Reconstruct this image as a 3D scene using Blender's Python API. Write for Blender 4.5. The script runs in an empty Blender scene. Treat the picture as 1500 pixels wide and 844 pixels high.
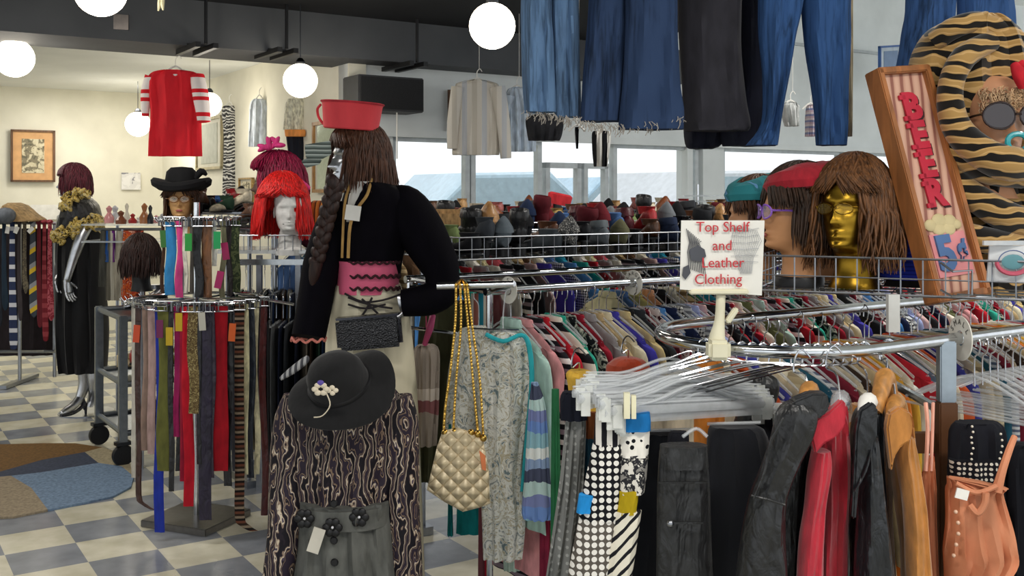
import bpy, bmesh, math, random
from mathutils import Vector, Matrix
from math import sin, cos, pi, radians, sqrt, exp

# ------------------------------------------------------------------ camera, light
SC = bpy.context.scene
COL = SC.collection
F, CH, HY = 1500.0, 1.66, 285.0
cam = bpy.data.objects.new('camera', bpy.data.cameras.new('camera'))
cam.data.sensor_width = 36; cam.data.lens = 36; cam.data.shift_y = -137/1500
cam.data.clip_start = .05; cam.data.clip_end = 200
cam.location = (0, 0, CH); cam.rotation_euler = (radians(90), 0, 0)
COL.objects.link(cam); SC.camera = cam
SC.view_settings.view_transform = 'Standard'; SC.view_settings.look = 'None'
SC.view_settings.gamma = 1; SC.view_settings.exposure = 0.12
SC.view_settings.use_curve_mapping = False
W = bpy.data.worlds.new('sky'); SC.world = W; W.use_nodes = True
_bg = W.node_tree.nodes['Background']
_bg.inputs[0].default_value = (.93, .97, 1, 1); _bg.inputs[1].default_value = 1.25
def area(name, loc, size, power, rot=(0, 0, 0), color=(1, .96, .9), sy=None):
    l = bpy.data.lights.new(name, 'AREA'); l.energy = power; l.size = size; l.color = color
    if sy: l.shape = 'RECTANGLE'; l.size_y = sy
    o = bpy.data.objects.new(name, l); o.location = loc; o.rotation_euler = rot; COL.objects.link(o)
# unseen area lights, added above the frame to brighten the shop
area('ceiling_fill', (-.5, .9, 2.93), 1.2, 34, sy=.3)
area('ceiling_fill', (1.7, .6, 3.6), 1.2, 55, sy=.3)
area('ceiling_fill', (-2.4, 4.4, 2.93), 1.2, 36, sy=.3)
area('ceiling_fill', (2.6, 4.6, 3.9), 1.2, 80, sy=.3)
area('ceiling_fill', (-5.2, 8.2, 2.88), 1.2, 34, sy=.3)
area('ceiling_fill', (-4.6, 11.4, 2.88), 1.2, 22, sy=.3)

# ------------------------------------------------------------------ coordinates
CA, SA = cos(radians(33)), sin(radians(33))
def P(x, y, Z): return Vector(((x-750)*Z/F, Z, CH-(y-HY)*Z/F))
def G(x, y):
    Z = CH*F/(y-HY); return Vector(((x-750)*Z/F, Z, 0))
def UV(u, v, z=0): return Vector((CA*u-SA*v, SA*u+CA*v, z))
def atv(x, v): return v/(CA-SA*(x-750)/F)          # depth of a v=const plane at pixel column x
def atu(x, u): return u/(SA+CA*(x-750)/F)

# ------------------------------------------------------------------ materials
def lin(h, k=1.0):
    c = []
    for i in (0, 2, 4):
        v = int(h[i:i+2], 16)/255
        c.append(min(1, (v/12.92 if v <= .04045 else ((v+.055)/1.055)**2.4)*k))
    return tuple(c)+(1,)
MC = {}
class NT:
    def __init__(s, name):
        s.m = bpy.data.materials.new(name); s.m.use_nodes = True
        s.t = s.m.node_tree; s.b = s.t.nodes['Principled BSDF']
    def n(s, ty, **kw):
        x = s.t.nodes.new(ty)
        for k, v in kw.items():
            if k.startswith('i_'): x.inputs[k[2:].replace('_', ' ')].default_value = v
            else: setattr(x, k, v)
        return x
    def l(s, a, b): s.t.links.new(a, b)
    def co(s, scale=(1, 1, 1), rot=(0, 0, 0)):
        tc = s.n('ShaderNodeTexCoord'); mp = s.n('ShaderNodeMapping')
        mp.inputs['Scale'].default_value = scale; mp.inputs['Rotation'].default_value = rot
        s.l(tc.outputs['Object'], mp.inputs['Vector']); return mp.outputs['Vector']
    def ramp(s, fac, stops, const=False):
        r = s.n('ShaderNodeValToRGB'); e = r.color_ramp.elements
        r.color_ramp.interpolation = 'CONSTANT' if const else 'LINEAR'
        while len(e) < len(stops): e.new(.5)
        for i, (p, c) in enumerate(stops): e[i].position = p; e[i].color = c
        s.l(fac, r.inputs[0]); return r.outputs[0]
    def bump(s, fac, st=.3, d=.01):
        b = s.n('ShaderNodeBump'); b.inputs['Strength'].default_value = st; b.inputs['Distance'].default_value = d
        s.l(fac, b.inputs['Height']); s.l(b.outputs[0], s.b.inputs['Normal'])
    def fin(s, rough=.85, metal=0, sheen=0, spec=None):
        s.b.inputs['Roughness'].default_value = rough; s.b.inputs['Metallic'].default_value = metal
        if sheen: s.b.inputs['Sheen Weight'].default_value = sheen
        if spec is not None: s.b.inputs['Specular IOR Level'].default_value = spec
        return s.m
def cached(f):
    def g(*a, **k):
        key = (f.__name__, str(a), str(sorted(k.items())))
        if key not in MC: MC[key] = f(*a, **k)
        return MC[key]
    return g
def dk(h, k): 
    return ''.join('%02x' % max(0, min(255, int(int(h[i:i+2], 16)*k))) for i in (0, 2, 4))
@cached
def cloth(h, rough=.9, var=.16, sc=30, bump=.25, sheen=0, spec=.25):
    t = NT('cloth'); v = t.co((sc, sc, sc*.4)); n = t.n('ShaderNodeTexNoise', i_Scale=1.0, i_Detail=5.0); t.l(v, n.inputs['Vector'])
    t.l(t.ramp(n.outputs[0], [(.25, lin(dk(h, 1-var))), (.75, lin(dk(h, 1+var)))]), t.b.inputs['Base Color'])
    t.bump(n.outputs[0], bump, .006); return t.fin(rough, 0, sheen, spec)
@cached
def denim(h):
    t = NT('denim'); v = t.co((90, 90, 7)); n = t.n('ShaderNodeTexNoise', i_Scale=1.0, i_Detail=6.0); t.l(v, n.inputs['Vector'])
    v2 = t.co((9, 9, 2.0)); n2 = t.n('ShaderNodeTexNoise', i_Scale=1.0, i_Detail=3.0); t.l(v2, n2.inputs['Vector'])
    a = t.n('ShaderNodeMath', operation='ADD'); t.l(n.outputs[0], a.inputs[0]); t.l(n2.outputs[0], a.inputs[1])
    t.l(t.ramp(a.outputs[0], [(.72, lin(dk(h, .7))), (1.15, lin(dk(h, 1.1))), ]), t.b.inputs['Base Color'])
    t.bump(n.outputs[0], .3, .004); return t.fin(.9, spec=.15)
@cached
def stripes(hs, sc=12, axis=2, rough=.9, dist=0.0, rot=0):
    hs = hs.split(); t = NT('striped_cloth'); v = t.co((1, 1, 1), (0, rot, 0))
    s = t.n('ShaderNodeSeparateXYZ'); t.l(v, s.inputs[0])
    m = t.n('ShaderNodeMath', operation='MULTIPLY'); m.inputs[1].default_value = sc; t.l(s.outputs[axis], m.inputs[0])
    src = m.outputs[0]
    if dist:
        n = t.n('ShaderNodeTexNoise', i_Scale=9.0); t.l(t.co(), n.inputs['Vector'])
        ma = t.n('ShaderNodeMath', operation='MULTIPLY_ADD'); ma.inputs[1].default_value = dist
        t.l(n.outputs[0], ma.inputs[0]); t.l(src, ma.inputs[2]); src = ma.outputs[0]
    fr = t.n('ShaderNodeMath', operation='FRACT'); t.l(src, fr.inputs[0])
    t.l(t.ramp(fr.outputs[0], [(i/len(hs), lin(h)) for i, h in enumerate(hs)], True), t.b.inputs['Base Color'])
    return t.fin(rough, spec=.2)
@cached
def dots(bg, fg, sc=40, size=.3, rnd=0.0, rough=.85):
    t = NT('dotted_cloth'); vo = t.n('ShaderNodeTexVoronoi', i_Scale=float(sc), i_Randomness=float(rnd)); t.l(t.co((1, .01, 1)), vo.inputs['Vector'])
    t.l(t.ramp(vo.outputs['Distance'], [(0, lin(fg)), (size, lin(bg))], True), t.b.inputs['Base Color'])
    return t.fin(rough, spec=.2)
@cached
def blotch(hs, sc=20, detail=3.0, dist=1.5, rough=.85, stretch=1.0, spec=.2):
    hs = hs.split(); t = NT('printed_cloth'); n = t.n('ShaderNodeTexNoise', i_Scale=float(sc), i_Detail=detail, i_Distortion=float(dist))
    t.l(t.co((1, 1, stretch)), n.inputs['Vector'])
    k = len(hs); t.l(t.ramp(n.outputs[0], [(0 if i == 0 else .32+.36*i/k, lin(h)) for i, h in enumerate(hs)], True), t.b.inputs['Base Color'])
    return t.fin(rough, spec=spec)
@cached
def waves(hs, sc=8, dist=8.0, rough=.9, detail=2.0, stretch=(1, 1, 1), dir='Z', sheen=0, ds=1.0):
    hs = hs.split(); t = NT('patterned_cloth'); n = t.n('ShaderNodeTexWave', i_Scale=float(sc), i_Distortion=float(dist), i_Detail=detail, i_Detail_Scale=float(ds))
    n.bands_direction = dir; t.l(t.co(stretch), n.inputs['Vector'])
    k = len(hs); t.l(t.ramp(n.outputs[0], [(i/k, lin(h)) for i, h in enumerate(hs)], True), t.b.inputs['Base Color'])
    t.bump(n.outputs[0], .15, .004); return t.fin(rough, sheen=sheen, spec=.2)
@cached
def leather(h, rough=.38):
    t = NT('leather'); n = t.n('ShaderNodeTexNoise', i_Scale=26.0, i_Detail=6.0, i_Distortion=.8); t.l(t.co((1, 1, .6)), n.inputs['Vector'])
    t.l(t.ramp(n.outputs[0], [(.3, lin(dk(h, .8))), (.7, lin(dk(h, 1.2)))]), t.b.inputs['Base Color'])
    n2 = t.n('ShaderNodeTexNoise', i_Scale=9.0, i_Detail=3.0, i_Distortion=1.2); t.l(t.co((1, 1, .5)), n2.inputs['Vector'])
    a = t.n('ShaderNodeMath', operation='MULTIPLY_ADD'); a.inputs[1].default_value = 2.5; t.l(n2.outputs[0], a.inputs[0]); t.l(n.outputs[0], a.inputs[2])
    t.bump(a.outputs[0], .55, .014); return t.fin(rough, spec=.45)
@cached
def metal(h='c9ccd0', rough=.2, m=1.0):
    t = NT('metal'); n = t.n('ShaderNodeTexNoise', i_Scale=30.0); t.l(t.co(), n.inputs['Vector'])
    t.l(t.ramp(n.outputs[0], [(.3, lin(dk(h, .92))), (.7, lin(h))]), t.b.inputs['Base Color']); return t.fin(rough, m)
@cached
def plain(h, rough=.6, var=.05, sc=12, spec=.4, bump=0.0):
    t = NT('painted'); n = t.n('ShaderNodeTexNoise', i_Scale=float(sc), i_Detail=4.0); t.l(t.co(), n.inputs['Vector'])
    t.l(t.ramp(n.outputs[0], [(.3, lin(dk(h, 1-var))), (.7, lin(dk(h, 1+var)))]), t.b.inputs['Base Color'])
    if bump: t.bump(n.outputs[0], bump, .01)
    return t.fin(rough, spec=spec)
@cached
def hair(h, rough=.5):
    t = NT('hair'); n = t.n('ShaderNodeTexNoise', i_Scale=1.0, i_Detail=5.0); t.l(t.co((120, 120, 12)), n.inputs['Vector'])
    t.l(t.ramp(n.outputs[0], [(.3, lin(dk(h, .6))), (.72, lin(dk(h, 1.35)))]), t.b.inputs['Base Color'])
    t.bump(n.outputs[0], .5, .006); return t.fin(rough, spec=.3)
@cached
def wood(h, sc=6.0, rough=.5, st=(1, 1, .12)):
    t = NT('wood'); n = t.n('ShaderNodeTexNoise', i_Scale=sc*6, i_Detail=6.0, i_Distortion=1.0); t.l(t.co(st), n.inputs['Vector'])
    t.l(t.ramp(n.outputs[0], [(.3, lin(dk(h, .75))), (.7, lin(dk(h, 1.12)))]), t.b.inputs['Base Color']); t.bump(n.outputs[0], .2, .003)
    return t.fin(rough)
@cached
def glow(h, s):
    t = NT('lamp_globe'); t.b.inputs['Base Color'].default_value = (.95, .95, .92, 1)
    t.b.inputs['Emission Color'].default_value = lin(h); t.b.inputs['Emission Strength'].default_value = s; return t.fin(.3)
@cached
def clear(h='ffffff', a=.45, rough=.12):
    t = NT('clear_plastic'); tr = t.n('ShaderNodeBsdfTransparent'); mx = t.n('ShaderNodeMixShader')
    n = t.n('ShaderNodeTexNoise', i_Scale=40.0); t.l(t.co(), n.inputs['Vector'])
    t.l(t.ramp(n.outputs[0], [(.3, lin(dk(h, .93))), (.7, lin(h))]), t.b.inputs['Base Color'])
    mx.inputs[0].default_value = a; t.l(tr.outputs[0], mx.inputs[1]); t.l(t.b.outputs[0], mx.inputs[2])
    t.l(mx.outputs[0], t.t.nodes['Material Output'].inputs['Surface']); return t.fin(rough, spec=.8)
@cached
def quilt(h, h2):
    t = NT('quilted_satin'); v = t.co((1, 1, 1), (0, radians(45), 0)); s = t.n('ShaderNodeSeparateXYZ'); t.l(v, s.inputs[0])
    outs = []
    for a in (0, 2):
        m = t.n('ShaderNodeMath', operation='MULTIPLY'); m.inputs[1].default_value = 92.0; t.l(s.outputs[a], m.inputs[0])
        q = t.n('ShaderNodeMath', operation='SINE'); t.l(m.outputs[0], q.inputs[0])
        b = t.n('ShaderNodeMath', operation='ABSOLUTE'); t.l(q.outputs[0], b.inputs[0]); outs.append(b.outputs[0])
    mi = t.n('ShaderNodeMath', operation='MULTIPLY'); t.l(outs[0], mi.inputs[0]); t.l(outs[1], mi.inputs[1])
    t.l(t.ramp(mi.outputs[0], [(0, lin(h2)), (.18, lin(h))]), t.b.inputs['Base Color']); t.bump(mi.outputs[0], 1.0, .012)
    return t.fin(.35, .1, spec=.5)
CHROME = metal('d4d7da', .14); STEEL = metal('9a9da2', .3); DARKM = metal('45474b', .35); GOLD = metal('b5913a', .28)
CLEAR = clear(); WHITE = plain('e8e6df'); BLACK = plain('121214', .45); SILVER = metal('c3c5c9', .3)

# ------------------------------------------------------------------ mesh builder
ROOT = {}
def spow(c, p): return (1 if c >= 0 else -1)*abs(c)**p
def cr(pts, k):     # catmull-rom resample of tuples
    out = []; n = len(pts)
    for i in range(n-1):
        p0, p1, p2, p3 = pts[max(0, i-1)], pts[i], pts[i+1], pts[min(n-1, i+2)]
        for j in range(k):
            t = j/k
            out.append(tuple(.5*(2*b+(c-a)*t+(2*a-5*b+4*c-d)*t*t+(3*b-a-3*c+d)*t**3) for a, b, c, d in zip(p0, p1, p2, p3)))
    out.append(tuple(pts[-1])); return out
class MB:
    def __init__(s): s.v = []; s.f = []; s.m = []; s.mi = 0; s.X = None
    def add(s, vs, fs):
        o = len(s.v); s.v += [(s.X @ Vector(v)) if s.X else Vector(v) for v in vs]
        s.f += [[o+i for i in f] for f in fs]; s.m += [s.mi]*len(fs); return s
    def box(s, c, d, M=None):
        M = M or Matrix.Identity(3); c = Vector(c)
        vs = [c+M @ Vector((a*d[0]/2, b*d[1]/2, e*d[2]/2)) for a in (-1, 1) for b in (-1, 1) for e in (-1, 1)]
        return s.add(vs, [(0, 1, 3, 2), (4, 6, 7, 5), (0, 4, 5, 1), (2, 3, 7, 6), (0, 2, 6, 4), (1, 5, 7, 3)])
    def loft(s, rings, cap=True):
        n = len(rings[0]); vs = [p for r in rings for p in r]; fs = []
        for i in range(len(rings)-1):
            for j in range(n):
                k = (j+1) % n; fs.append((i*n+j, i*n+k, (i+1)*n+k, (i+1)*n+j))
        if cap: fs.append(list(range(n))[::-1]); fs.append([(len(rings)-1)*n+j for j in range(n)])
        return s.add(vs, fs)
    def tube(s, pts, r, n=8, closed=False, sq=1.0, cap=True):
        pts = [Vector(p) for p in pts]; N = len(pts); rings = []
        if not isinstance(r, (list, tuple)): r = [r]*N
        up = None
        for i, p in enumerate(pts):
            a = pts[(i-1) % N] if (closed or i > 0) else p; b = pts[(i+1) % N] if (closed or i < N-1) else p
            t = (b-a).normalized() if (b-a).length > 1e-9 else Vector((0, 0, 1))
            if up is None: up = Vector((0, 0, 1)) if abs(t.z) < .9 else Vector((0, 1, 0))
            x = t.cross(up); x = x.normalized() if x.length > 1e-6 else Vector((1, 0, 0)); up = x.cross(t).normalized()
            rings.append([p+x*(cos(2*pi*j/n)*r[i])+up*(sin(2*pi*j/n)*r[i]*sq) for j in range(n)])
        if closed: rings.append(rings[0]); return s.loft(rings, False)
        return s.loft(rings, cap)
    def stube(s, pts, r, n=8, k=4, **kw):   # smooth tube
        if not isinstance(r, (list, tuple)): r = [r]*len(pts)
        q = cr([tuple(p)+(rr,) for p, rr in zip(pts, r)], k); return s.tube([c[:3] for c in q], [max(.0005, c[3]) for c in q], n, **kw)
    def lathe(s, prof, c=(0, 0, 0), n=24, M=None, sx=1, sy=1, cap=True, wob=None):
        M = M or Matrix.Identity(3); c = Vector(c)
        rings = [[c+M @ Vector((r*sx*cos(2*pi*j/n), r*sy*sin(2*pi*j/n), z+(wob(2*pi*j/n, r) if wob else 0))) for j in range(n)] for r, z in prof]
        return s.loft(rings, cap)
    def ell(s, c, r, n=16, M=None):
        if not isinstance(r, (tuple, list)): r = (r, r, r)
        return s.lathe([(max(.002, sin(pi*i/n)), -cos(pi*i/n)) for i in range(n+1)], c, n*2, (M or Matrix.Identity(3)) @ Matrix.Diagonal(r))
    def drape(s, rows, Z, th=.04, fold=.008, nf=3.0, n=40, k=3, ph=0.0, pw=.8, cap=True):
        rows = [tuple(r)+(0,)*(4-len(r)) for r in rows]
        q = cr(rows, k); rings = []
        for i, (y, xl, xr, dz) in enumerate(q):
            t = i/max(1, len(q)-1); c = (xl+xr)/2; h = (xr-xl)/2; ring = []
            for j in range(n):
                a = 2*pi*j/n; e = spow(cos(a), pw); x = c+h*e
                d = Z+dz+th*sin(a)*min(1, .35+.65*abs(h)*Z/F/.06)+fold*((.4+.6*t)*sin(nf*pi*e+ph+1.3*t)*(1-.3*abs(e))+.35*sin(nf*2.3*pi*e+2*ph+7*t)+.22*sin(17*t+3*e+ph))
                ring.append(P(x, y, Z) + Vector((0, d-Z, 0)))
            rings.append(ring)
        return s.loft(rings, cap)
    def sheet(s, pts4, th=.004, nrm=None):   # thin quad slab, corners tl,tr,br,bl
        a, b, c, d = [Vector(p) for p in pts4]; nn = nrm or (b-a).cross(d-a).normalized(); o = nn*th
        return s.add([a, b, c, d, a+o, b+o, c+o, d+o], [(0, 1, 2, 3), (7, 6, 5, 4), (0, 4, 5, 1), (1, 5, 6, 2), (2, 6, 7, 3), (3, 7, 4, 0)])
    def mesh(s, name, mats, inv=None, bev=0, ang=38):
        me = bpy.data.meshes.new(name); vs = [tuple(inv @ v) if inv else tuple(v) for v in s.v]
        me.from_pydata(vs, [], s.f)
        mats = mats if isinstance(mats, (list, tuple)) else [mats]
        for m in mats: me.materials.append(m)
        me.polygons.foreach_set('material_index', s.m)
        bm = bmesh.new(); bm.from_mesh(me); bmesh.ops.recalc_face_normals(bm, faces=bm.faces)
        if bev: bmesh.ops.bevel(bm, geom=list(bm.edges), offset=bev, segments=2, affect='EDGES', clamp_overlap=True)
        bm.to_mesh(me); bm.free()
        me.polygons.foreach_set('use_smooth', [True]*len(me.polygons)); me.set_sharp_from_angle(angle=radians(ang)); me.update()
        return me
    def build(s, name, mats, parent=None, bev=0, ang=38):
        if parent: M = ROOT[parent.name]
        else:
            xs = [v.x for v in s.v]; ys = [v.y for v in s.v]; zs = [v.z for v in s.v]
            M = Matrix.Translation(((min(xs)+max(xs))/2, (min(ys)+max(ys))/2, min(zs)))
        o = bpy.data.objects.new(name, s.mesh(name, mats, M.inverted(), bev, ang)); COL.objects.link(o)
        if parent: o.parent = parent
        else: o.location = M.to_translation()
        ROOT[o.name] = M; return o
    def local(s, name, mats, parent, **kw):   # verts already in the root's own space
        o = bpy.data.objects.new(name, s.mesh(name, mats, None, **kw)); COL.objects.link(o); o.parent = parent
        ROOT[o.name] = ROOT[parent.name]; return o
def tag(o, label, cat, group=None):
    o['label'] = label; o['category'] = cat
    if group: o['group'] = group
    return o
def thing(name, label, cat, loc, rz=0, group=None):
    o = bpy.data.objects.new(name, None); o.empty_display_size = .1; COL.objects.link(o)
    o.location = loc; o.rotation_euler = (0, 0, rz)
    ROOT[o.name] = Matrix.Translation(loc) @ Matrix.Rotation(rz, 4, 'Z'); return tag(o, label, cat, group)
def struct(o): o['kind'] = 'structure'; return o
def RX(a): return Matrix.Rotation(radians(a), 3, 'X')
def RY(a): return Matrix.Rotation(radians(a), 3, 'Y')
def RZ(a): return Matrix.Rotation(radians(a), 3, 'Z')
UM = RZ(33)
def text(body, size, origin, xdir, ydir, name, m, parent, ext=.0006, ch='CENTER', bold=0):
    cu = bpy.data.curves.new('t', 'FONT'); cu.body = body; cu.size = size; cu.extrude = ext; cu.align_x = ch; cu.align_y = 'CENTER'
    cu.resolution_u = 3; cu.offset = bold
    to = bpy.data.objects.new('t', cu); COL.objects.link(to)
    me = bpy.data.meshes.new_from_object(to.evaluated_get(bpy.context.evaluated_depsgraph_get()))
    bpy.data.objects.remove(to); X = Vector(xdir).normalized(); Y = Vector(ydir).normalized(); Zd = X.cross(Y)
    M = Matrix(((X.x, Y.x, Zd.x, origin[0]), (X.y, Y.y, Zd.y, origin[1]), (X.z, Y.z, Zd.z, origin[2]), (0, 0, 0, 1)))
    me.transform(ROOT[parent.name].inverted() @ M); me.materials.clear(); me.materials.append(m)
    o = bpy.data.objects.new(name, me); COL.objects.link(o); o.parent = parent; ROOT[o.name] = ROOT[parent.name]; return o

# ================================================================== STRUCTURE
def floor_mat():
    t = NT('checker_tile'); s = .305
    v = t.co((1/s, 1/s, 1/s)); ck = t.n('ShaderNodeTexChecker', i_Scale=1.0); ad = t.n('ShaderNodeVectorMath', operation='ADD')
    ad.inputs[1].default_value = (0, 0, .5); t.l(v, ad.inputs[0]); t.l(ad.outputs[0], ck.inputs['Vector'])
    n = t.n('ShaderNodeTexNoise', i_Scale=7.0, i_Detail=6.0); t.l(t.co(), n.inputs['Vector'])
    n2 = t.n('ShaderNodeTexNoise', i_Scale=1.1, i_Detail=3.0); t.l(t.co((1, 1, 1)), n2.inputs['Vector'])
    ca = t.ramp(n.outputs[0], [(.3, lin('bdb79e')), (.7, lin('d8d3bf'))]); cb = t.ramp(n.outputs[0], [(.3, lin('74787f')), (.7, lin('8b8f95'))])
    mx = t.n('ShaderNodeMix', data_type='RGBA'); t.l(ck.outputs['Fac'], mx.inputs['Factor']); t.l(cb, mx.inputs[6]); t.l(ca, mx.inputs[7])
    t.l(mx.outputs[2], t.b.inputs['Base Color'])
    r = t.ramp(n2.outputs[0], [(.3, (.14,)*3+(1,)), (.7, (.3,)*3+(1,))]); t.l(r, t.b.inputs['Roughness'])
    t.b.inputs['Specular IOR Level'].default_value = .5; return t.m
o = MB().add([(-12, -12, 0), (14, -12, 0), (14, 14, 0), (-12, 14, 0), (-12, -12, -.1), (14, -12, -.1), (14, 14, -.1), (-12, 14, -.1)],
    [(0, 1, 2, 3), (7, 6, 5, 4), (0, 4, 5, 1), (1, 5, 6, 2), (2, 6, 7, 3), (3, 7, 4, 0)]).mesh('floor', floor_mat())
fl = bpy.data.objects.new('floor', o); COL.objects.link(fl); fl.rotation_euler = (0, 0, radians(33)); fl.location = UV(1.219, 4.92, 0); struct(fl)
VS, UB, VB, HC = 7.5, 3.33, 13.2, 2.92
WALLC = plain('e6e2d0', .85, .03, 3, .2); WALLW = plain('dfe3e2', .85, .03, 3, .2); CEILW = plain('e4e6e2', .9, .02, 2, .2)
def uvbox(name, u0, u1, v0, v1, z0, z1, m, st=True, parent=None):
    c = UV((u0+u1)/2, (v0+v1)/2, (z0+z1)/2); o = MB().box(c, (u1-u0, v1-v0, z1-z0), UM).build(name, m, parent)
    return struct(o) if st else o
uvbox('wall_left', -12, UB+.15, VB, VB+.15, 0, HC, WALLC)
uvbox('wall_back', UB, UB+.15, VS, VB, 0, HC, WALLC)
uvbox('ceiling', -12, UB+.15, VS+.4, VB+.15, HC, HC+.1, CEILW)
# storefront wall: header, low sill, piers
uvbox('wall_front', UB, 16, VS+.02, VS+.2, 2.16, 4.2, WALLW)
uvbox('trim_1', UB, 16, VS-.02, VS+.02, 2.13, 2.19, WALLW)
uvbox('wall_front_sill', UB, 16, VS+.02, VS+.2, 0, .5, WALLW)
def upx(x): Z = atv(x, VS); X = (x-750)*Z/F; return CA*X+SA*Z
FRAME = plain('c6ccce', .5)
for i, (a, b) in enumerate([(508, 578), (1033, 1064), (1010, 1018)]):
    uvbox('wall_front_pier', upx(a) if a > 510 else UB, upx(b), VS+.03, VS+.19, .5, 2.16, WALLW)
gl = clear('e8f4f8', .07, .02)
for i, (a, b) in enumerate([(578, 694), (696, 800), (806, 858), (862, 898), (905, 1030), (1064, 1240), (1245, 1500), (1505, 1900)]):
    u0, u1 = upx(a), upx(b); w = MB()
    top = 1.95 if i in (2, 3) else 2.15
    for (p, q, z0, z1) in ((u0, u0+.045, .5, top), (u1-.045, u1, .5, top), (u0, u1, top-.05, top), (u0, u1, .5, .55)):
        w.box(UV((p+q)/2, VS+.1, (z0+z1)/2), (q-p, .07, z1-z0), UM)
    wo = struct(w.build('window_%d' % (i+1), FRAME)); 
    MB().box(UV((u0+u1)/2, VS+.11, (top+.5)/2), (u1-u0-.08, .006, top-.58), UM).build('window_pane', gl, wo)
# dark dropped ceiling with its beam, white high ceiling behind it
DK = plain('242528', .8, .06, 3, .2); BM = plain('56585b', .75, .05, 3, .2)
def slab(name, pts, z0, z1, m):
    n = len(pts); return struct(MB().loft([[Vector((p[0], p[1], z)) for p in pts] for z in (z0, z1)]).build(name, m))
e1 = UV(-10, VS-.1); e2 = UV(6.6, VS-.1)
slab('ceiling_dropped', [(e1.x, e1.y), (-9, -2.5), (.8, -2.5), (.8, 2.2), (e2.x, e2.y)], 3.02, 3.12, DK)
uvbox('ceiling_beam', -9, 6.6, VS-.28, VS+.34, 2.70, 3.02, BM)
slab('ceiling_high', [tuple(UV(5.2, VS+.1).xy), (.75, 2.2), (.75, -2.5), (9, -2.5), tuple(UV(15, VS+.1).xy)], 4.1, 4.2, CEILW)
uvbox('trim_2', 7.2, 15, VS-.01, VS+.02, 3.25, 3.28, plain('b9bec0'))
# outside: pavement and parked cars
pv = MB().box(UV(8, 19, -.06), (40, 22, .1), UM); struct(pv.build('ground_outside', plain('c9c9c4', .9)))
def car(x, Z, col, label):
    c = P(x, 0, Z); r = thing('parked_car', label, 'car', (c.x, c.y, -.01), radians(33)); r.scale = (1.25, 1.2, 1.42)
    b = MB()
    prof = [(-2.1, .3), (-2.15, .75), (-1.9, .95), (-1.1, 1.02), (-.6, 1.42), (.7, 1.45), (1.3, 1.02), (2.0, .92), (2.15, .6), (2.1, .3)]
    b.loft([[Vector((x*s, y, z if z < 1.1 else 1.0+(z-1.0)*t)) for x, z in prof] for y, s, t in ((-.82, .97, .93), (-.75, 1, 1), (.75, 1, 1), (.82, .97, .93))])
    b.local('car_body', col, r)
    w = MB(); w.loft([[Vector((x, y, z)) for x, z in [(-1.0, 1.04), (-.55, 1.36), (.65, 1.38), (1.15, 1.04)]] for y in (-.84, .84)]); w.local('car_window', plain('9fb4be', .1), r)
    for sx in (-1.3, 1.3):
        for sy in (-.78, .78):
            MB().lathe([(.2, -.1), (.32, -.09), (.32, .09), (.2, .1)], (sx, sy, .32), 20, RX(90)).local('wheel', BLACK, r)
car(700, 17.5, plain('c3dae6', .3), 'pale blue car parked outside the left shop window')
car(880, 21.5, plain('b4d2e4', .3), 'sky blue car parked outside beyond the shop door')
car(1010, 16.5, plain('d6dadd', .3), 'white car parked outside the wide shop window')

# ================================================================== PENDANTS, TRACK BARS, RED JERSEY
GW = glow('fff3dc', 5.0)
def pendant(x, y, r, Z, top, label):
    c = P(x, y, Z); R_ = r*Z/F
    t = thing('globe_pendant_lamp', label, 'lamp', (c.x, c.y, c.z-R_), 0, 'white globe pendant lamps')
    MB().ell(c, R_, 14).build('globe', GW, t)
    MB().lathe([(.03, 0), (.035, .02), (.02, .045), (.008, .05)], c+Vector((0, 0, R_-.01)), 14).build('cap', DARKM, t)
    MB().tube([c+Vector((0, 0, R_+.03)), (c.x, c.y, top)], .004, 6).build('rod', DARKM, t)
    l = bpy.data.lights.new('globe_light', 'POINT'); l.energy = 9; l.shadow_soft_size = R_; l.color = (1, .93, .82)
    lo = bpy.data.objects.new('globe_light', l); lo.location = (0, 0, R_); lo.parent = t; COL.objects.link(lo); lo.location = (0, 0, -.06)
pendant(21, 85, 28, 7.0, 3.02, 'large glowing globe lamp at far left, just under the dark beam')
pendant(147, -14, 38, 5.4, 3.02, 'glowing globe lamp cut off by the top edge, above the smoke detector plate')
pendant(202, 182, 18, 11.4, HC, 'small glowing globe lamp left of the red jersey')
pendant(307, 153, 17.5, 9.6, HC, 'small glowing globe lamp behind the sleeve of the red jersey')
pendant(440, 118, 25, 7.3, 3.02, 'glowing globe lamp between red jersey and black wall speaker')
pendant(721, 38, 34, 5.6, 3.02, 'largest glowing globe lamp, left of the hanging jeans')
for i, (x, y, lb) in enumerate([(300, 70, 'black twin bar fixture under the beam above the red jersey'), (416, 77, 'black twin bar fixture under the beam above the globe lamp'), (604, 96, 'black twin bar fixture under the beam above the wall speaker')]):
    c = P(x-12, y, atv(x, VS)-.3); t = thing('track_fixture', lb, 'ceiling fixture', (c.x, c.y, c.z-.03), 0)
    for s in (-.06, .06):
        MB().box(c+UM @ Vector((s, 0, -.01)), (.035, .5, .035), UM).build('bar', BLACK, t)
    MB().box(c+Vector((0, 0, .015)), (.14, .05, .02), UM).build('bracket', BLACK, t)
    q = c+UM @ Vector((0, -.22, 0)); MB().tube([q, (q.x, q.y, 3.02)], .012, 8).build('hanging_rod', BLACK, t)
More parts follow.
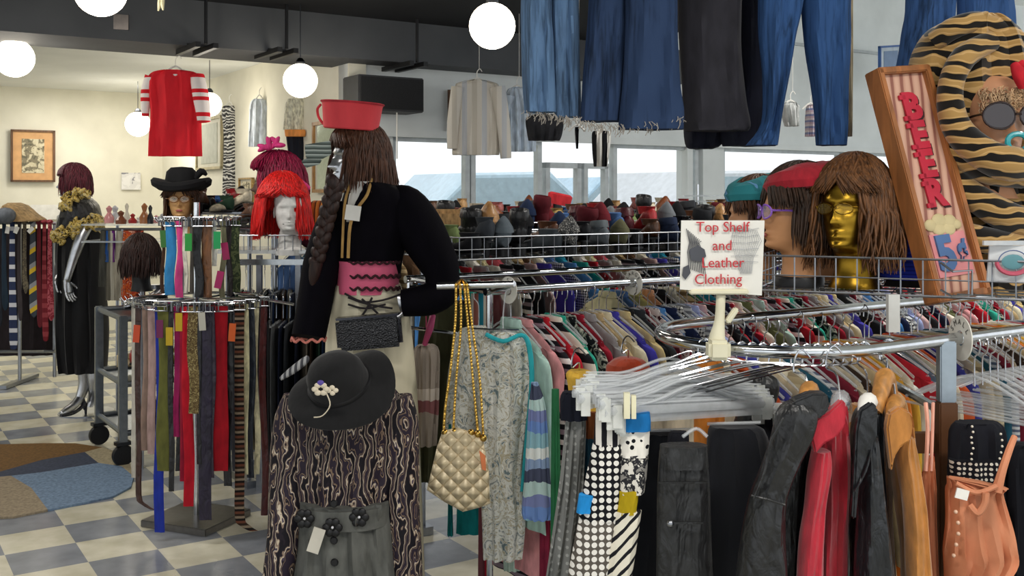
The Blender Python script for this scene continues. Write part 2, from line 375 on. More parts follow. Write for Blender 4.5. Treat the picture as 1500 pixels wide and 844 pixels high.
# the small plate on the beam + dangling pale ornament
Zb = atv(157, VS-.28)-.01
o = MB().sheet([P(128, 17, Zb), P(188, 22, Zb+.05), P(188, 44, Zb+.05), P(128, 40, Zb)], .02).build('beam_plaque', metal('8a827c', .3)); tag(o, 'small metallic plaque fixed on the dark beam behind the top lamp', 'plaque')
o = MB(); o.stube([P(234, -6, 5.5), P(234, 5, 5.5), P(232, 16, 5.5)], [.008, .012, .004]); o.stube([P(239, -6, 5.5), P(238, 5, 5.5), P(239, 15, 5.5)], [.008, .012, .004])
tag(o.build('dangling_ornament', cloth('d8cfa8')), 'tiny cream ornament dangling from the dark ceiling above the red jersey', 'ornament')

# red jersey
RED = cloth('d8232f', .8, .08, 12); Zj = 7.2
c = P(257, 230, Zj); t = thing('football_jersey', 'bright red jersey with white striped sleeves hung high near the ceiling', 'jersey', (c.x, c.y, c.z))
MB().drape([(103, 238, 270), (107, 222, 288), (120, 216, 293), (160, 220, 294), (200, 219, 296), (229, 218, 297)], Zj, .05, .018, 3, k=4).build('body', RED, t)
SLV = stripes('f1e8e4 f1e8e4 d8232f f1e8e4 d8232f f1e8e4', 6.0, 2)
MB().stube([P(289, 112, Zj), P(294, 140, Zj-.05), P(297, 160, Zj-.08), P(299, 178, Zj-.06)], [.05, .055, .05, .045], 16).build('sleeve', [SLV], t)
MB().stube([P(222, 112, Zj), P(215, 135, Zj), P(213, 158, Zj), P(213, 170, Zj)], [.045, .04, .03, .025], 16).build('sleeve', [SLV], t)
MB().stube([P(243, 103, Zj), P(257, 110, Zj-.04), P(270, 103, Zj)], .008, 8).build('neckband', cloth('f0e6e2'), t)
h = MB(); h.stube([P(240, 108, Zj), P(257, 97, Zj), P(272, 108, Zj)], .006, 6); h.stube([P(257, 97, Zj), P(257, 88, Zj), P(262, 82, Zj), P(266, 86, Zj)], .003, 6); h.build('hanger', WHITE, t)

# ================================================================== WALL THINGS
def frame(pts, label, cat, fm, mats, inset=.12, name='framed_picture'):
    a, b, c, d = [Vector(p) for p in pts]; ct = (a+b+c+d)/4; base = (c+d)/2
    t = thing(name, label, cat, tuple(base)); X = (b-a).normalized(); Y = (a-d).normalized(); w = (b-a).length; h_ = (a-d).length; Nn = X.cross(Y)
    M = Matrix((X, Y, Nn)).transposed(); fw = min(w, h_)*.05; fr = MB()
    for (cx, cy, sx, sy) in ((0, h_/2, w+fw, fw), (0, -h_/2, w+fw, fw), (w/2, 0, fw, h_+fw), (-w/2, 0, fw, h_+fw)):
        fr.box(ct+M @ Vector((cx, cy, .012)), (sx, sy, .03), M)
    fr.build('frame', fm, t)
    MB().box(ct+M @ Vector((0, 0, .002)), (w, h_, .01), M).build('mat_board', mats[0], t)
    MB().box(ct+M @ Vector((0, 0, .009)), (w*(1-2*inset-.15), h_*(1-2*inset), .006), M).build('print', mats[1], t)
    return t, M, ct
Zp = lambda x: atv(x, VB)-.03
def wallpts(x0, y0, x1, y1, zf, off=0):
    za, zb = zf(x0), zf(x1)
    def s(y): return y
    k = za/zb
    return [P(x0, y0, za), P(x1, HY-(HY-y0)*k, zb), P(x1, HY-(HY-y1)*k, zb), P(x0, y1, za)]
SK = blotch('d9d0b4 cfc5a6 8a826c 6e6a5a', 14, 6.0, 1.0)
frame(wallpts(17, 191, 79, 265, Zp), 'wood framed sketch with orange mat on the far left wall', 'picture', wood('6b4a2e'), (plain('d9a873'), SK), .16)
o = MB().sheet(wallpts(178, 253, 206, 278, Zp), .008).build('paper_notice', blotch('e6e4e0 dcdad6 8a8a90', 9, 2.0, .5)); tag(o, 'small white paper notice on wall left of the black hat', 'sign')
o = MB().sheet(wallpts(45, 300, 100, 322, Zp), .008).build('paper_notice', WHITE); tag(o, 'blank pale paper notice low on wall behind the tie rack', 'sign')
Zw = lambda x: atu(x, UB)-.06
frame(wallpts(290, 178, 326, 248, Zw), 'large pale framed picture on wall right of the red jersey', 'picture', wood('b7ab86'), (plain('c9c6b4'), plain('aeb0a2')), .1)
frame(wallpts(353, 262, 372, 306, Zw), 'small wood framed picture low on the side wall', 'picture', wood('a98a52'), (plain('d8d3c0'), SK), .1)
frame(wallpts(462, 182, 503, 280, Zw), 'golden framed mirror on the wall behind the brown wig', 'mirror', wood('a67a45'), (plain('cfd0c2', .2), metal('b8c4bc', .08)), .04, 'wall_mirror')
def wallwear(name, label, rows, m, x, extra=None, cat='garment', th=.04, zoff=.14):
    Z = atu(x, UB)-zoff; o = MB(); b = P(x, rows[-1][0], Z); t = thing(name, label, cat, tuple(b))
    MB().drape(rows, Z, th, .012, 3).build('body', m, t)
    y0 = rows[0][0]; hh = MB(); hh.stube([P(x-7, y0+4, Z), P(x, y0-6, Z), P(x+7, y0+4, Z)], .006, 6); hh.stube([P(x, y0-6, Z), P(x, y0-13, Z), P(x+3, y0-17, Z)], .004, 6); hh.build('hanger', WHITE, t)
    return t, Z
wallwear('long_dress', 'long black and white patterned dress hung on side wall', [(155, 328, 342), (165, 325, 346), (200, 328, 345), (250, 327, 346), (300, 326, 347)], waves('e0dfda 2a2a2c 9a9a98 2a2a2c', 9, 12.0), 336, cat='dress')
t, Z = wallwear('hanging_shirt', 'pale blue grey shirt hung high on the side wall', [(145, 372, 386), (153, 366, 394), (180, 365, 395), (215, 364, 396)], cloth('c3cbd4'), 380, cat='shirt')
MB().stube([P(393, 155, Z), P(396, 180, Z), P(397, 195, Z)], [.035, .035, .03], 10).build('sleeve', cloth('c3cbd4'), t)
t, Z = wallwear('lace_top', 'cream sheer top hung on wall over orange shorts', [(145, 422, 444), (155, 418, 450), (175, 416, 449), (190, 415, 448)], cloth('c9c4b2', var=.3, sc=60), 433, cat='top')
wallwear('hanging_skirt', 'black skirt with an orange waistband hung beneath the cream top', [(193, 418, 446), (198, 419, 447), (240, 424, 447), (275, 428, 447)], stripes('20222c', 1), 433, cat='skirt')
Z = atu(433, UB)-.22
o = MB().drape([(190, 417, 447), (194, 417, 448), (200, 418, 447)], Z, .03, .004).build('orange_belt', cloth('d98f4e')); tag(o, 'orange belt on the black skirt hung on the side wall', 'belt')
# loudspeaker on storefront wall
Zs = atv(575, VS)-.35
t = thing('wall_speaker', 'black box loudspeaker mounted high above the shop window', 'speaker', tuple(P(575, 165, Zs)))
u0 = CA*((531-750)*Zs/F)+SA*Zs; c = P(570, 138, Zs)
MB().box(c+UM @ Vector((0, .1, 0)), (.56, .3, .27), UM).build('cabinet', plain('3a3b3d', .6), t, bev=.008)
MB().box(c+UM @ Vector((.0, -.055, 0)), (.53, .012, .24), UM).build('grille', plain('232426', .9, .2, 200), t)
MB().tube([c+Vector((.05, .1, -.13)), c+Vector((.05, .1, -.5))], .006, 6).build('cable', WHITE, t)
# shirts hung in front of the window
def simple_top(label, rows, Z, m, sleeves=(), th=.05, group=None, cat='shirt', name='hanging_shirt'):
    x = (rows[0][1]+rows[0][2])/2; t = thing(name, label, cat, tuple(P(x, rows[-1][0], Z)), 0, group)
    MB().drape(rows, Z, th, .02, 4, k=4).build('body', m, t)
    for pts, r in sleeves: MB().stube([P(a, b, Z-.03) for a, b in pts], r, 12).build('sleeve', m, t)
    y0 = rows[0][0]; h = MB(); h.stube([P(x-12, y0+6, Z), P(x, y0-3, Z), P(x+12, y0+6, Z)], .006, 6); h.stube([P(x, y0-3, Z), P(x, y0-12, Z), P(x+4, y0-16, Z), P(x+7, y0-12, Z)], .003, 6); hg_ = h.build('hanger', WHITE, t)
    q = P(x+3, y0-16, Z); MB().tube([q, (q.x, q.y, 3.03 if x < 1000 else 4.11)], .0018, 5).build('cord', WHITE, hg_); return t
t = simple_top('cream and grey panelled cardigan hung high before the shop window', [(117, 692, 706), (121, 672, 724), (130, 666, 732), (180, 665, 733), (222, 662, 732), (227, 664, 730)], 7.4, stripes('cfcac0 b9bcc0 cfcac0 bdb7ab', 7, 0), [([(728, 128), (737, 180), (741, 232)], [.06, .05, .04]), ([(671, 128), (664, 180), (663, 218)], [.05, .045, .04])])
simple_top('pale blue blouse hung beside the cream cardigan', [(128, 750, 765), (134, 742, 775), (160, 740, 785), (222, 742, 785)], 7.7, cloth('b9c6d4'), [([(745, 140), (738, 175), (738, 200)], [.05, .04, .04])])
zf_ = atv(660, VS)-.01
frame([P(656, 132, zf_), P(663, 132, zf_), P(663, 195, zf_), P(656, 195, zf_)], 'narrow dark wood frame beside the cream cardigan', 'picture', wood('5a3c28'), (plain('8a6a50'), plain('7a5a44')), .05)
simple_top('black and white striped shirt hung before the shop door', [(192, 872, 890), (196, 867, 895), (225, 868, 893), (244, 870, 890)], 7.0, stripes('18181c e8e6e0', 14, 0))
simple_top('black knit top seen just under the frayed jeans hem', [(168, 780, 820), (175, 770, 826), (195, 772, 824), (206, 774, 820)], 6.6, cloth('1d1e22'))
simple_top('thin dark scarf dangling under the jeans', [(186, 843, 847), (190, 842, 848), (218, 844, 847)], 5.2, cloth('22242c'), th=.01, name='hanging_scarf', cat='scarf')
simple_top('grey sheer blouse seen between the legs of the blue jeans', [(150, 1150, 1166), (158, 1144, 1170), (185, 1150, 1170)], 6.5, cloth('c4c6c4'))
simple_top('plaid shirt sleeve seen between the jeans legs', [(154, 1183, 1192), (165, 1181, 1194), (200, 1180, 1193)], 6.8, stripes('c8b4bc 8c93b4 d8cfd0', 25, 2))
frame([P(1287, 68, 10.8), P(1320, 66, 11.2), P(1320, 125, 11.2), P(1287, 125, 10.8)], 'blue framed picture high on the right white wall', 'picture', plain('3a5f9a'), (plain('b9c4cc'), plain('6f86a6')), .12)

# ================================================================== RUG
RG = [cloth('6b4f2a', sc=60), cloth('3c4252', sc=60), cloth('6c8096', sc=60), cloth('8c7f6a', sc=60), cloth('9a8f74', sc=60)]
rug = MB()
def Gz(x, y, z=.012): g = G(x, y); g.z = z; return g
def reg(k, pts):
    rug.mi = k; rug.loft([[Gz(x, y, z) for x, y in pts] for z in (.001, .012)])
reg(0, [(-160, 690), (-140, 668), (-60, 655), (60, 652), (110, 652), (150, 658), (124, 665), (60, 677), (0, 694), (-60, 700)])
reg(1, [(0, 694), (60, 677), (124, 665), (144, 681), (60, 695), (16, 700), (-50, 706), (-60, 700)])
reg(2, [(16, 700), (60, 695), (144, 681), (178, 686), (196, 701), (192, 716), (166, 730), (110, 742), (70, 750), (46, 718)])
reg(3, [(-160, 722), (-50, 706), (16, 700), (46, 718), (70, 750), (20, 760), (-60, 764), (-140, 755)])
reg(4, [(124, 665), (150, 658), (176, 666), (190, 682), (196, 701), (178, 686), (144, 681)])
tag(rug.build('floor_rug', RG), 'oval rug of brown, navy, pale blue and tan curved panels', 'rug')
# ================================================================== HEADS, WIGS, HANDS
HR = [(-.10, .068, -.060, .062), (-.085, .060, -.052, .06), (-.05, .052, -.044, .058), (-.015, .050, -.046, .062), (-.003, .046, -.066, .062), (.006, .046, -.086, .064), (.02, .054, -.092, .068), (.035, .059, -.091, .074),
      (.05, .063, -.090, .082), (.065, .066, -.089, .088), (.08, .069, -.088, .094), (.095, .071, -.088, .098), (.11, .072, -.088, .101), (.125, .073, -.089, .103), (.15, .074, -.088, .104), (.175, .072, -.082, .10), (.195, .066, -.07, .092), (.212, .054, -.052, .074), (.224, .036, -.032, .05), (.23, .014, -.008, .02)]
def gs(x, s): return exp(-(x/s)**2)
def head_mesh(mb, M, s=1.0, n=56, base=-.10, feat=1.0):
    q = cr([h for h in HR if h[0] >= base], 3); rings = []
    for z, rx, yf, yb in q:
        ring = []
        for j in range(n):
            a = -pi/2+2*pi*j/n; ca, sa = cos(a), sin(a)
            x = rx*spow(ca, .92); y = (-yf if sa < 0 else yb)*spow(sa, .92)
            if sa < 0 and z > -.01:
                f = 0
                f += .026*gs(x, .0105)*gs(z-.070, .011)+.016*gs(x, .009)*gs(z-.092, .020)     # nose
                f -= .0105*(gs(x-.030, .016)+gs(x+.030, .016))*gs(z-.106, .011)               # sockets
                f += .0055*(gs(x-.030, .011)+gs(x+.030, .011))*gs(z-.105, .006)               # eyeballs
                f += .006*gs(abs(x)-.028, .026)*gs(z-.126, .008)                              # brow
                f += .0085*gs(x, .021)*gs(z-.044, .0052)+.0085*gs(x, .018)*gs(z-.033, .0055)-.005*gs(x, .025)*gs(z-.0388, .0025)   # lips
                f += .007*gs(x, .02)*gs(z-.010, .010)-.004*gs(x, .03)*gs(z-.023, .006)
                f += .004*gs(abs(x)-.045, .02)*gs(z-.078, .018)
                y -= f*feat
            ring.append(M @ (Vector((x, y, z))*s))
        rings.append(ring)
    mb.loft(rings)
    for sg in (-1, 1):   # ears
        mb.ell(M @ (Vector((sg*.074, .008, .09))*s), (.006*s, .015*s, .028*s), 6, M.to_3x3())
def HM(base, rz, tilt=0): return Matrix.Translation(base) @ Matrix.Rotation(radians(rz), 4, 'Z') @ Matrix.Rotation(radians(tilt), 4, 'X')
def wig_mesh(mb, M, s=1.0, length=.16, n=190, r=.0034, curl=.006, gap=55, seed=1, out=.016, bang=.07, flare=.0, freq=30, puff=1.0, fe=.62):
    g = random.Random(seed); n = int(n*2.6); freq *= .55; r = min(r, .0042)
    def skull(az, el, o):      # el 0 crown .. 1 ear level ; az from front
        rx, ry = .076+o, (.092 if cos(az) > 0 else .106)+o
        return Vector((sin(az)*rx*sin(el*pi/2), -cos(az)*ry*sin(el*pi/2)+.01*(1-el), .108+(.125+o)*cos(el*pi/2)))
    rings = []                                   # cap underneath
    for i in range(13):
        rings.append([M @ (skull(2*pi*j/36, max(.03, (i/12)*(.62 if cos(2*pi*j/36) > cos(radians(gap)) else 1.12)), out*.6)*s) for j in range(36)])
    mb.loft(rings)
    for k in range(n):
        az = g.uniform(-pi, pi); front = abs(math.degrees(az)) < gap
        L = (bang if front else length)*g.uniform(.75, 1.12); o = out*g.uniform(.7, 1.25)*puff
        end = fe if front else 1.0; pts = []; st = g.uniform(.02, .45)
        for i in range(7): pts.append(skull(az+.16*sin(i*.5+k), st+(end-st)*i/6, o*(.8+.35*i/6)))
        q = pts[-1]; d = (pts[-1]-pts[-2]).normalized(); ph = g.uniform(0, 6)
        m = 6
        for i in range(1, m+1):
            t = i/m; dz = L*t; cc = curl*(.3+t)
            off = Vector((sin(az)*flare*t, -cos(az)*flare*t, 0)); cc *= (.4+1.2*((k*7919)%97)/97)
            if front: pts.append(q+Vector((sin(az)*.02*t+(.03*t if az > 0 else -.03*t), -cos(az)*.006*t, -dz)))
            else: pts.append(q+off+Vector((cc*sin(ph+dz*freq), cc*cos(ph*1.3+dz*freq), -dz)))
        rr = [r*s*(.35+.9*sin(pi*min(1, (i+2)/(len(pts)+1.5)))) for i in range(len(pts))]; rr[-1] = r*.2*s
        mb.tube([M @ (p*s) for p in pts], rr, 5, cap=False)
def base_loc(x, y, Z): return P(x, y, Z)
def head_thing(name, label, cat, base, rz, s, hm, wig=None, hm2=None, tilt=0, eyes=None):
    t = thing(name, label, cat, tuple(base+Vector((0, 0, -.10*s)))); M = HM(base, rz, tilt)
    mb = MB(); head_mesh(mb, M, s); mb.build('head', hm, t, ang=80)
    if wig: w = MB(); wig_mesh(w, M, s, **wig[1]); w.build('wig', hair(wig[0]), t, ang=80)
    if eyes:
        for sg in (-1, 1):
            e = MB(); e.ell(M @ (Vector((sg*.030, -.083, .105))*s), (.012*s, .006*s, .005*s), 8, M.to_3x3()); e.build('eye', plain(eyes, .3), t)
        e = MB(); e.ell(M @ (Vector((0, -.099, .039))*s), (.02*s, .004*s, .007*s), 8, M.to_3x3()); e.build('lips', plain('9a4a44', .4), t)
    return t, M
def beret(label, M, s, m, r=.115, h=.05, dz=.18, tilt=(-8, 0), dx=0, dy=.01, name='beret', pr=None):
    c = M @ (Vector((dx, dy, dz))*s); Rr = M.to_3x3().normalized() @ RX(tilt[0]) @ RY(tilt[1]); mb = MB()
    mb.lathe([(.078*s, -.01), (.085*s, 0), (r*s, .012), (r*1.04*s, h*.45), (r*.9*s, h*.8), (r*.55*s, h), (.02, h*1.04)], c, 36, Rr, wob=lambda a, q: .004*sin(3*a+q*40))
    o = mb.build(name, m); return tag(o, label, 'hat')
def glasses(label, M, s, m, lens, w=.03, y=-.108, z=.105, h=.019, arms=.1, name='eyeglasses', lm=None):
    b = M @ (Vector((0, y, z-.02))*s); t = thing(name, label, 'glasses', tuple(b))
    fr = MB(); Ls = []
    for sg in (-1, 1):
        pts = [M @ (Vector((sg*w+w*.86*cos(a), y+.012*abs(cos(a))*(1 if cos(a)*sg > 0 else .3), z+h*sin(a)))*s) for a in [2*pi*i/20 for i in range(20)]]
        fr.tube(pts, (.0028 if h != .014 else .0012)*s, 6, closed=True)
        L = MB(); L.loft([[p+M.to_3x3() @ Vector((0, d, 0)) for p in pts] for d in (-.0008, .0008)]); Ls.append(L)
        fr.stube([M @ (Vector((sg*w*1.86, y+.012, z+.004))*s), M @ (Vector((sg*.08, y+.05, z+.004))*s), M @ (Vector((sg*.08, y+arms, z))*s)], .003*s, 6)
    fr.tube([M @ (Vector((-w*.16, y, z+.004))*s), M @ (Vector((w*.16, y, z+.004))*s)], .003*s, 6)
    fo = fr.build('frame', m, t)
    for L in Ls: L.build('lens', lens, fo)
    return t
def hand_mesh(mb, M, s=1.0, curl=.5, side=1, spread=1.0):
    # wrist at origin, palm extends along -Z, palm normal -Y
    def T(p): return M @ (Vector(p)*s)
    rings = []
    for z, w, th, cx in ((.01, .026, .019, 0), (-.01, .029, .017, 0), (-.04, .038, .015, .001), (-.075, .041, .013, .002), (-.09, .038, .010, .002)):
        rings.append([T((cx+w*spow(cos(a), .8), th*sin(a), z)) for a in [2*pi*i/18 for i in range(18)]])
    mb.loft(rings)
    for i, (x, L) in enumerate(((-.03, .064), (-.010, .074), (.011, .070), (.030, .055))):
        p = Vector((x, 0, -.082)); a = radians(4+curl*18); pts = [Vector((x*.8, 0, -.06)), p]; rr = [.0085, .0095]
        for k, f in enumerate((.44, .31, .25)):
            d = Vector(((x*1.6)*spread, -sin(a), -cos(a))).normalized(); p = p+d*L*f; pts.append(p.copy()); rr.append((.0085, .0078, .005)[k]); a += radians(curl*38+i*3)
        mb.stube([T(q) for q in pts], [r*s for r in rr], 8, 3)
    mb.stube([T((side*.02, -.004, -.015)), T((side*.042, -.012, -.035)), T((side*.056, -.022, -.058)), T((side*.058, -.032, -.08))], [.013*s, .0115*s, .0095*s, .006*s], 8, 3)

# ================================================================== BASKETS AND RACKS
def basket(name, label, corners, z0, h, step=.055, m=STEEL, grid=.05, closed=True, group=None):
    cs = [Vector((c[0], c[1], 0)) for c in corners]; t = thing(name, label, 'basket', (sum(c.x for c in cs)/4, sum(c.y for c in cs)/4, z0), 0, group)
    up = Vector((0, 0, 1))
    for nm, z, r in (('top_rim', z0+h, .0035), ('middle_rim', z0+h*.45, .0022), ('bottom_rim', z0, .004)):
        mb = MB(); mb.tube([c+up*z for c in cs]+[cs[0]+up*z], r, 6); mb.build(nm, m, t)
    sd = MB()
    for i in range(4):
        a, b = cs[i], cs[(i+1) % 4]; n = max(1, int((b-a).length/step))
        for k in range(n): p = a+(b-a)*k/n; sd.tube([p+up*z0, p+up*(z0+h)], .002, 5)
    sd.build('wire_side', m, t); gr = MB()
    a, b, c, d = cs; n = int((b-a).length/grid); 
    for k in range(1, n): gr.tube([a+(b-a)*k/n+up*z0, d+(c-d)*k/n+up*z0], .002, 4)
    n = max(2, int((c-b).length/(grid*1.8)))
    for k in range(1, n): gr.tube([a+(d-a)*k/n+up*z0, b+(c-b)*k/n+up*z0], .0025, 4)
    gr.build('wire_floor', m, t); return t
# basket with the heads
bk = [(( 1105-750)*2.9/F, 2.9), ((1560-750)*2.58/F, 2.58)]
dv = Vector((bk[1][0]-bk[0][0], bk[1][1]-bk[0][1])).normalized(); pv2 = Vector((-dv.y, dv.x))*.46
basket('wire_basket', 'chrome wire basket shelf holding the wigged heads and the beer board', [bk[0], bk[1], (bk[1][0]+pv2.x, bk[1][1]+pv2.y), (bk[0][0]+pv2.x, bk[0][1]+pv2.y)], 1.39, .098)
# small wire pocket on the basket front
sp = MB(); Zq = 2.66
sp.tube([P(1378, 385, Zq), P(1396, 398, Zq-.03), P(1424, 396, Zq-.03), P(1424, 432, Zq-.03), P(1394, 434, Zq-.03), P(1378, 425, Zq)], .003, 6)
tag(sp.build('wire_hook', STEEL), 'bent wire loop clipped on basket front below the beer board', 'hook')

# middle shoe baskets
def uvq(u0, u1, v0, v1): return [tuple(UV(u0, v0).xy), tuple(UV(u1, v0).xy), tuple(UV(u1, v1).xy), tuple(UV(u0, v1).xy)]
basket('wire_basket', 'wire basket shelf full of dark shoes nearest the velvet jacket', uvq(1.95, 4.6, 3.37, 3.95), 1.41, .085)
basket('wire_basket', 'second wire basket of shoes just behind the nearest shoe basket', uvq(2.25, 5.6, 4.35, 4.95), 1.43, .085, .08)
basket('wire_basket', 'far wire basket of shoes close to the shop windows', uvq(1.8, 6.0, 5.6, 6.2), 1.47, .08, .1)

def rack(label, u0, u1, vs, z, m=CHROME, r=.0155, feet=True, name='clothes_rack'):
    b = UV((u0+u1)/2, sum(vs)/len(vs)); t = thing(name, label, 'rack', (b.x, b.y, 0))
    for v in vs: MB().tube([UV(u0, v, z), UV(u1, v, z)], r, 14).build('rail', m, t)
    for u in (u0+.02, u1-.02):
        for v in vs: MB().tube([UV(u, v, .03), UV(u, v, z)], .012, 8).build('post', m, t)
        if len(vs) > 1: MB().tube([UV(u, vs[0], z), UV(u, vs[-1], z)], .012, 8).build('crossbar', m, t)
        MB().box(UV(u, sum(vs)/len(vs), .02), (.06, max(.5, vs[-1]-vs[0]), .04), UM).build('foot', m, t)
    return t
rack('long chrome double rail rack of shirts under the nearest shoe basket', 1.93, 6.2, (3.15, 3.78), 1.31)
rack('chrome rack of clothes behind the nearest shoe basket', 2.35, 6.0, (4.45, 4.85), 1.40, STEEL)
rack('far chrome rack near the shop windows', 1.9, 6.2, (5.7, 6.1), 1.44, STEEL)

# right loop rack
VF, VK, UC, ZR = 1.54, 2.13, 2.0, 1.30
t = thing('round_end_rack', 'chrome looped clothes rack with round end at the right front', 'rack', tuple(UV(2.8, 1.83, 0)))
lp = [UV(3.6, VF, ZR), UV(3.0, VF, ZR), UV(2.5, VF, ZR)]; vc = (VF+VK)/2; rr = (VK-VF)/2
for i in range(17):
    a = -pi/2-pi*i/16; lp.append(UV(UC+rr*cos(a), vc+rr*sin(a), ZR))
lp += [UV(2.5, VK, ZR), UV(3.2, VK, ZR), UV(4.1, VK, ZR)]
MB().tube(lp, .0155, 16).build('loop_rail', CHROME, t)
BRN = plain('5b3a22', .5); q = P(1386, 500, 2.52)
mb = MB(); mb.box((q.x, q.y, 1.225), (.04, .03, .15)); mb.build('post_top', metal('a9b4bd', .3), t, bev=.003)
mb = MB(); mb.box((q.x, q.y, .575), (.045, .035, 1.15)); mb.build('post', BRN, t, bev=.003)
q2 = UV(CA*q.x+SA*q.y+.02, VK-.0, 0)
mb = MB(); mb.box((q.x-.075, q.y+.02, 1.045), (.13, .022, .05)); mb.build('bracket_arm', BRN, t)
mb = MB(); mb.tube([(q.x, q.y, 1.12), (q.x+.02, q.y+.4, 1.12)], .012, 8); mb.build('crossbar', CHROME, t); mb = MB(); mb.tube([(q.x, q.y, .3), (q.x+.02, q.y+.5, .3)], .015, 8); mb.build('crossbar', CHROME, t)
for (x, Z, zt) in ((1308, 2.72, 1.39),):
    b = P(x, 440, Z); MB().box((b.x, b.y, 1.345), (.03, .02, .1)).build('bracket', plain('cfcfca', .4), t)
w = UV(3.9, vc); MB().tube([(w.x, w.y, 0), (w.x, w.y, ZR)], .015, 10).build('far_post', CHROME, t)
MB().tube([UV(3.9, VF, ZR), UV(3.9, VK, ZR)], .014, 10).build('far_crossbar', CHROME, t)

def disc(label, c, r, txt, rz=0, tilt=12, yaw=None):
    t = thing('size_divider', label, 'size disc', (c.x, c.y, c.z-r), 0, None)
    Rm = (RZ(33+90+ (yaw or 0)) @ RX(90)); mb = MB()
    ring = []
    for d in (-.0015, .0015):
        ring.append([c+Rm @ Vector((r*cos(a), r*sin(a), d)) for a in [2*pi*i/36 for i in range(36)]])
    inner = [[c+Rm @ Vector((.019*cos(a), .019*sin(a), d)) for a in [2*pi*i/36 for i in range(36)]] for d in (.0015, -.0015)]
    mb.loft([ring[0], ring[1], inner[0], inner[1], ring[0]], False); mb.build('disc', plain('dad7cc', .4), t)
    X = Rm @ Vector((1, 0, 0)); Y = Rm @ Vector((0, 1, 0)); N = X.cross(Y)
    if N.y > 0: X = -X; N = -N
    for i, chx in enumerate(txt):
        a = radians(150-i*120/max(1, len(txt)-1)); d = X*cos(a)+Y*sin(a)
        text(chx, .02, tuple(c+d*(r*.72)+N*.003), tuple(X*sin(a)-Y*cos(a)), tuple(d), 'letter', plain('55534e'), t, .0003)
    return t
disc('large white size ring on the front rail beside the post', UV(2.34, VF, ZR), .056, 'SMALL', yaw=-28)
disc('white size ring on the shirt rail next to the purse chain', UV(2.03, 3.15, 1.31), .05, 'MED', yaw=5)
disc('white size ring on the shirt rail far right of the purse', UV(2.62, 3.15, 1.31), .05, 'LARGE', yaw=5)

# ================================================================== GARMENT PROTOTYPES
PR = {}
def shape_body(L=.68, sh=.2, chest=.2, hem=.22, th=.02, fold=.008, nf=4, seed=0, neck=.06, n=32, ztop=0):
    g = random.Random(seed); ph = g.uniform(0, 6); rows = [(0, neck, th*.6), (-.012, neck+.012, th*.7), (-.045, sh*.72, th*.8), (-.07, sh*.94, th*.85), (-.1, sh, th), (-.2, chest, th*1.25), (-L*.5, (chest+hem)/2*.97, th*1.1), (-L*.8, hem*.98, th), (-L, hem, th)]
    q = cr(rows, 2); rings = []
    for z, w, t in q:
        k = min(1, -z/L*1.5)
        rings.append([Vector((w*spow(cos(a), .8)*(1+.02*sin(5*z*10+ph)), t*sin(a)+fold*k*sin(nf*pi*spow(cos(a), .8)+ph+z*4), z)) for a in [2*pi*i/n for i in range(n)]])
    return MB().loft(rings)
def sleeve(sg, sh, SL, th, r=.06, out=.05, seed=0):
    g = random.Random(seed+sg); pts = [(sg*(sh-.02), 0, -.085), (sg*(sh+.012), 0, -.12), (sg*(sh+out*.5), -.004, -.12-SL*.35), (sg*(sh+out*.8), .006, -.12-SL*.7), (sg*(sh+out), -.006, -.12-SL)]
    q = cr([p+(rr,) for p, rr in zip(pts, (r*.7, r, r*.92, r*.8, r*.72))], 4); rings = []
    for i, (x, y, z, rad) in enumerate(q):
        rings.append([Vector((x+rad*cos(a)*.8, y+th*1.15*sin(a)+.003*sin(3*a+i), z+rad*.25*cos(a)*-sg*(1-i/len(q)))) for a in [2*pi*j/14 for j in range(14)]])
    return MB().loft(rings)
def collar(neck=.062, th=.02, h=.03, m=1):
    mb = MB(); n = 24; rings = []
    for r, z in ((1.0, -.01), (1.02, h*.6), (1.12, h*.5), (1.26, -h*.3), (1.2, -h*.4), (1.05, h*.3)):
        rings.append([Vector((neck*r*cos(a), (th+.005)*r*sin(a), z)) for a in [2*pi*i/n for i in range(n)]])
    return mb.loft(rings)
def hanger_mesh(w=.2, kind='plastic'):
    mb = MB(); r = .0042 if kind != 'wood' else .011
    mb.stube([(-w, 0, -.065), (-w*.5, 0, -.012), (0, 0, .02), (w*.5, 0, -.012), (w, 0, -.065)], r, 7, 3, sq=1.5 if kind == 'wood' else 1)
    if kind != 'wood': mb.tube([(-w, 0, -.075), (w, 0, -.08)], r*.85, 6)
    return mb
def hook_mesh(top=.12):
    mb = MB(); mb.stube([(0, 0, -.005), (0, 0, top-.055), (-.012, 0, top-.04), (-.016, 0, top-.012), (0, 0, top+.003), (.017, 0, top-.008), (.02, 0, top-.03)], .0022, 6, 4)
    return mb
CLR = clear('dfe3e6', .38); WIRE = metal('c8cbd0', .2)
for k, (L, sh, hem, SL, sd) in enumerate(((.66, .2, .22, .2, 1), (.7, .205, .23, .48, 2), (.6, .19, .2, .45, 3), (.95, .19, .27, .18, 4), (.74, .215, .24, .5, 5))):
    PR['shirt%d' % k] = [('shirt_body', shape_body(L, sh, sh-.005, hem, .014, .008, 4, sd).mesh('shirt_body', WHITE), 0), ('sleeve', sleeve(-1, sh, SL, .014, .055, .045, sd).mesh('sleeve', WHITE), 0),
        ('sleeve', sleeve(1, sh, SL, .014, .055, .045, sd).mesh('sleeve', WHITE), 0), ('collar', collar(.06, .012).mesh('collar', WHITE), 2), ('hanger', hanger_mesh().mesh('hanger', CLR), 1), ('hook', hook_mesh().mesh('hook', WIRE), 3)]
PR['empty'] = [('hanger', hanger_mesh(.21).mesh('hanger', CLR), 1), ('hook', hook_mesh().mesh('hook', WIRE), 3)]
